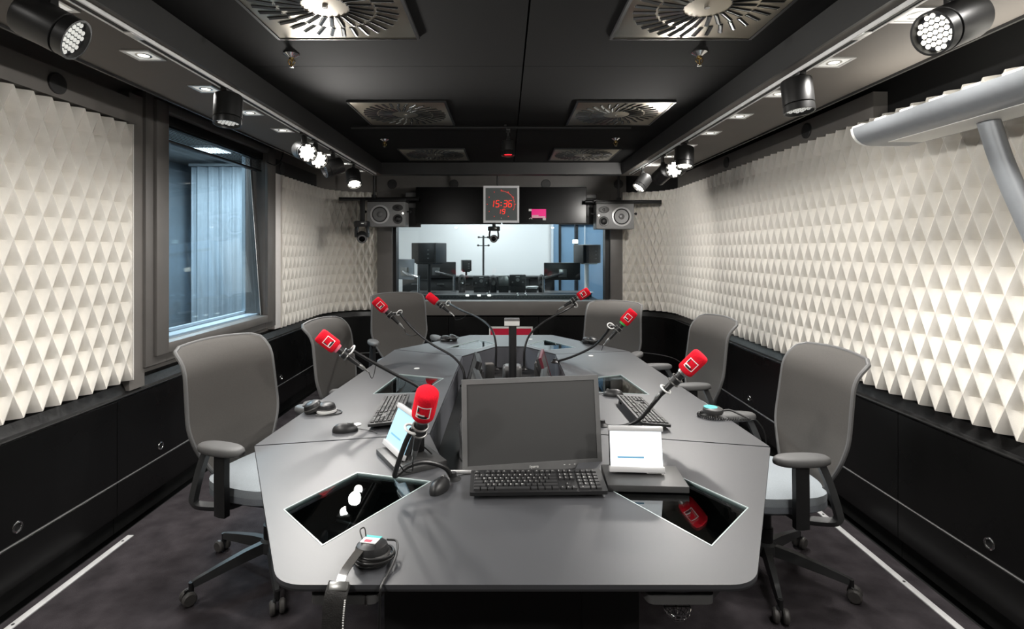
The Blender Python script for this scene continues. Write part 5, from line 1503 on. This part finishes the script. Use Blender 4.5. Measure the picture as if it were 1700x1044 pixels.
def stand_to(zb, m='plastic_black', r=0.018):
    def f(t, W_, H_, dep):
        z = zb-t.location.z
        bm = NB(); cyl(bm, (0, dep/2, z), (0, dep/2, 0.01), r, seg=14); cyl(bm, (0, dep/2, z), (0, dep/2, z+0.012), 0.1, seg=24); obj('stand', bm, m, t)
        bm = NB(); box(bm, (0, dep/2, -0.008), (W_*0.7, dep*0.8, 0.016)); obj('stand_plate', bm, m, t)
    return f
def spk_extra(zb, m='plastic_black', r=0.018):
    g = stand_to(zb, m, r)
    def f(t, W_, H_, dep):
        g(t, W_, H_, dep)
        bm = NB(); box(bm, (0, -0.003, H_/2), (W_*0.9, 0.008, H_*0.9), bevel=0.002); obj('rear_panel', bm, 'rubber_black', t)
        bm = NB()
        for k in range(3): box(bm, (W_*0.2, -0.008, H_*(0.25+0.2*k)), (0.03, 0.004, 0.015))
        obj('rear_sockets', bm, 'plastic_grey', t)
    return f
cbox('loudspeaker', 'large black loudspeaker on a pole in the control room by the left window edge', 'speaker', 679, 727, 403, 437, 7.95, 0.32, 'plastic_dark', R_(-24), extra=spk_extra(DESKZ, 'plastic_black', 0.024))
cbox('loudspeaker', 'black loudspeaker on a white post in the control room by the blue panes', 'speaker', 966, 1000, 406, 437, 7.95, 0.30, 'plastic_dark', R_(22), extra=spk_extra(DESKZ, 'white_plastic', 0.03))
cbox('loudspeaker', 'small dark loudspeaker on a thin pole before the white control room wall', 'speaker', 767, 783, 431.5, 450, 9.25, 0.15, 'plastic_dark', R_(12), extra=spk_extra(0.0))
def mon_extra(s):
    def f(t, W_, H_, dep):
        bm = NB(); box(bm, (0, -0.02, H_*0.4), (0.12, 0.04, 0.12), bevel=0.004); obj('vesa_plate', bm, 'mic_metal', t)
        zb = DESKZ-t.location.z
        ex = s*0.30
        bm = NB(); tube(bm, [(0, -0.045, H_*0.4), (ex*0.45, -0.10, H_*0.28), (ex, -0.06, H_*0.12)], 0.017, 10); obj('arm', bm, 'chrome', t)
        bm = NB(); cyl(bm, (ex, -0.06, zb), (ex, -0.06, H_*0.22), 0.019, seg=16); cyl(bm, (ex, -0.06, zb), (ex, -0.06, zb+0.02), 0.05, seg=20); obj('arm_post', bm, 'chrome', t)
    return f
cbox('computer_monitor', 'dark monitor back on a chrome arm behind the left control room loudspeaker', 'monitor', 692, 757, 434.5, 461, 8.42, 0.03, 'plastic_dark', R_(-6), group='control room monitors', extra=mon_extra(1))
cbox('computer_monitor', 'pale-edged monitor on a chrome arm in the left corner of the control room window', 'monitor', 656, 690, 430, 464, 7.7, 0.03, 'wall_booth', R_(-30), group='control room monitors', extra=mon_extra(1))
cbox('computer_monitor', 'wide black monitor back on a chrome arm below the blue control room panes', 'monitor', 903, 964, 436, 465, 7.9, 0.03, 'plastic_black', R_(5), group='control room monitors', extra=mon_extra(-1))
def egg(px, py0, py1, Y, label):
    a = at(px, py0, Y); b = at(px, py1, Y); H_ = a.z-b.z
    t = thing('egg_speaker', label, 'speaker', (a.x, Y, b.z), group='oval nearfield speakers')
    bm = NB(); sphere(bm, (0, 0, H_/2), 1, (H_*0.30, H_*0.30, H_*0.5), u=20, v=14); obj('shell', bm, 'plastic_dark', t)
    M = Matrix.Translation((0, -H_*0.29, H_*0.38)) @ MX
    bm = NB(); lathe(bm, [(H_*0.16, 0), (H_*0.15, 0.012), (H_*0.06, 0.002), (0, 0.008)], 20, M); obj('panel', bm, 'mic_metal', t)
    M = Matrix.Translation((0, -H_*0.26, H_*0.72)) @ MX
    bm = NB(); lathe(bm, [(H_*0.10, 0), (H_*0.09, 0.012), (0, 0.016)], 16, M); obj('port', bm, 'slot_black', t)
    bm = NB(); zb = 0.89-b.z; prism(bm, oval(H_*0.25, H_*0.25, 20), min(zb, 0), 0.03); obj('foot', bm, 'plastic_black', t)
egg(767, 455, 476, 8.0, 'small oval speaker on the control desk beside the small pole loudspeaker')
egg(819, 456, 478, 8.0, 'small oval speaker on the control desk below the coat-rack mast')
egg(899, 455, 475, 8.0, 'small oval speaker on the control desk beside the wide black monitor')
def gear(t, W_, H_, dep):
    bm = NB()
    cyl(bm, (0, -0.012, H_*0.55), (0, 0.0, H_*0.55), H_*0.16, seg=16)
    for k in (-1, 1): cyl(bm, (k*W_*0.32, -0.008, H_*0.35), (k*W_*0.32, 0, H_*0.35), 0.012, seg=10)
    obj('knobs', bm, 'mic_metal', t)
    bm = NB(); box(bm, (0, -0.003, H_*0.85), (W_*0.25, 0.004, 0.012)); obj('marking', bm, 'legend', t)
    zb = 0.89-t.location.z
    bm = NB(); box(bm, (0, dep/2, zb/2), (W_*0.9, dep*0.9, abs(zb)+0.004)); obj('riser', bm, 'plastic_black', t)
cbox('control_unit', 'dark control unit with knob on the control desk', 'equipment', 846, 873, 456, 475, 8.0, 0.10, 'plastic_dark', extra=gear)
cbox('control_unit', 'metal patch unit between the oval speaker and the dark control unit', 'equipment', 827, 845, 457, 475, 8.05, 0.10, 'mic_metal', extra=gear)
cbox('control_unit', 'wide dark rack unit behind the left oval speakers', 'equipment', 785, 813, 458, 476, 8.1, 0.10, 'plastic_dark', extra=gear)
t = thing('paper_stack', 'pale paper stack on the control desk beside the oval speaker', 'paper', at(882, 476, 7.95))
for k in range(4):
    bm = NB(); box(bm, (0.004*k, 0, -0.02+0.008*k), (0.17, 0.12, 0.007), (0, 0, 0.1*k)); obj('sheet', bm, 'white_plastic', t)
bm = NB(); box(bm, (0, 0, -0.06), (0.16, 0.1, 0.08)); obj('tray', bm, 'plastic_black', t)
# mast with cross pieces
a = at(802.5, 391, 8.6)
t = thing('cable_mast', 'dark mast with two rows of hooks before the white control room wall', 'stand', (a.x, 8.6, 0))
bm = NB(); cyl(bm, (0, 0, 0), (0, 0, a.z), 0.016, seg=14); obj('mast', bm, 'plastic_dark', t)
for z, wd in ((a.z-0.03, 0.075), (a.z-0.165, 0.085)):
    bm = NB(); cyl(bm, (-wd, 0, z), (wd, 0, z), 0.008, seg=10); obj('cross_bar', bm, 'plastic_dark', t)
    for s in (-1, 1):
        bm = NB(); sphere(bm, (s*wd, 0, z+0.004), 0.02, (1, 1, 0.9), u=12, v=8); obj('hook', bm, 'plastic_dark', t)
bm = NB(); cyl(bm, (0, 0, 0), (0, 0, 0.02), 0.16, seg=24); obj('foot', bm, 'plastic_black', t)
t = thing('desk_lamp', 'small bright lamp on a dark bar in front of the blue control room panes', 'lamp', at(955, 401, 9.6))
bm = NB(); box(bm, (0, 0, 0), (0.10, 0.03, 0.07), bevel=0.006); obj('lamp_head', bm, 'led_soft', t)
bm = NB(); cyl(bm, (0, 0.03, -1.70), (0, 0.03, 0.9), 0.012, seg=10); obj('bar', bm, 'plastic_black', t)

# ================================================================ FLOOR LAMP
LX, LZ = 1.755, 2.066
ya, yb = 1.15, 2.42
t = thing('floor_lamp', 'tall grey office floor lamp with long curved head beside the long foam wall', 'lamp', (1.80, 1.30, 0.0))
o = Vector((1.80, 1.30, 0))
prof = [(-0.165, 0.042)]+[(-0.165+0.085*(1-math.cos(a_)), 0.042-0.082*math.sin(a_)) for a_ in [math.pi/2*k/6 for k in range(1, 7)]]
prof += [(0.080, -0.040)]+[(0.165-0.085*(1-math.cos(a_)), 0.042-0.082*math.sin(a_)) for a_ in [math.pi/2*k/6 for k in range(5, -1, -1)]]
bm = NB()
MY = Matrix.Translation(Vector((LX, 0, LZ))-o) @ Matrix(((1, 0, 0, 0), (0, 0, 1, 0), (0, 1, 0, 0), (0, 0, 0, 1)))
prism(bm, prof, ya, yb-0.02, M=MY); obj('head', bm, 'lamp_grey', t)
bm = NB(); prism(bm, [(x*0.98, z*0.98) for x, z in prof], yb-0.02, yb, M=MY); obj('end_cap', bm, 'lamp_white', t)
bm = NB(); prism(bm, [(x*0.98, z*0.98) for x, z in prof], ya-0.02, ya, M=MY); obj('end_cap', bm, 'lamp_white', t)
bm = NB(); box(bm, Vector((LX, (ya+yb)/2, LZ+0.044))-o, (0.29, yb-ya-0.06, 0.006)); obj('uplight_diffuser', bm, 'led_soft', t)
for k in range(9):
    bm = NB(); box(bm, Vector((LX-0.155, ya+0.06+k*0.145, LZ+0.044))-o, (0.02, 0.07, 0.010), bevel=0.002); obj('top_clip', bm, 'white_plastic', t)
bm = NB(); prism(bm, [(-0.075, -0.0425), (0.075, -0.0425), (0.075, -0.0395), (-0.075, -0.0395)], ya+0.06, yb-0.12, M=MY); obj('downlight_panel', bm, 'lamp_white', t)
mast = catmull([Vector((LX+0.02, 1.93, LZ-0.03)), Vector((LX+0.055, 1.90, LZ-0.22)), Vector((LX+0.10, 1.82, LZ-0.50)), Vector((LX+0.13, 1.68, LZ-0.85)), Vector((LX+0.12, 1.50, LZ-1.3)), Vector((LX+0.07, 1.36, LZ-1.75)), Vector((LX+0.05, 1.32, 0.03))], 8)
bm = NB(); tube(bm, [p-o for p in mast], 1.0, prof=[(x, y) for x, y in oval(0.040, 0.022, 16, 2.5)], up=(1, 0, 0)); obj('mast', bm, 'lamp_grey', t)
bm = NB(); prism(bm, round_poly([(-0.14, -0.25), (0.12, -0.25), (0.12, 0.25), (-0.14, 0.25)], 0.05), 0.0, 0.03); obj('base', bm, 'lamp_grey', t)
l = bpy.data.lights.new('uplight', 'AREA'); l.shape = 'RECTANGLE'; l.size = 0.26; l.size_y = 1.2; l.energy = 2.5; l.color = (1, 0.97, 0.92)
lo = bpy.data.objects.new('uplight', l); COL.objects.link(lo); lo.parent = t; lo.location = Vector((LX, (ya+yb)/2, LZ+0.062))-o; lo.rotation_euler = (math.pi, 0, 0)

# ---- loose wires above the tilted window
t = thing('wire_tangle', 'loose black and yellow wires with connectors above the end of the tilted window', 'wires', P(474, 238, 4.9))
o = P(474, 238, 4.9)
bm = NB(); tube(bm, [p-o for p in catmull([P(430, 262, 4.82), P(447, 271, 4.8), P(458, 274, 4.8), P(466, 266, 4.85), P(471, 250, 4.9), P(474, 240, 4.9)], 8)], 0.005, 8); obj('black_wire', bm, 'cable_black', t)
bm = NB(); tube(bm, [p-o for p in catmull([P(474, 240, 4.9), P(466, 238, 4.9), P(464, 233, 4.9), P(470, 231, 4.9), P(474, 236, 4.9), P(482, 240, 4.9)], 8)], 0.004, 8); obj('yellow_wire', bm, 'wire_yellow', t)
for px, py in ((476, 234), (480, 240), (489, 241)):
    q = P(px, py, 4.9)-o
    bm = NB(); box(bm, q, (0.035, 0.03, 0.02), (0.3, 0.4, 0.2), bevel=0.003); obj('connector', bm, 'white_plastic', t)
bm = NB(); tube(bm, [P(482, 240, 4.9)-o, P(492, 243, 4.95)-o, P(492, 243, 4.95)-o+Vector((-0.1, 0.1, 0.1))], 0.004, 6); obj('lead_in', bm, 'cable_black', t)
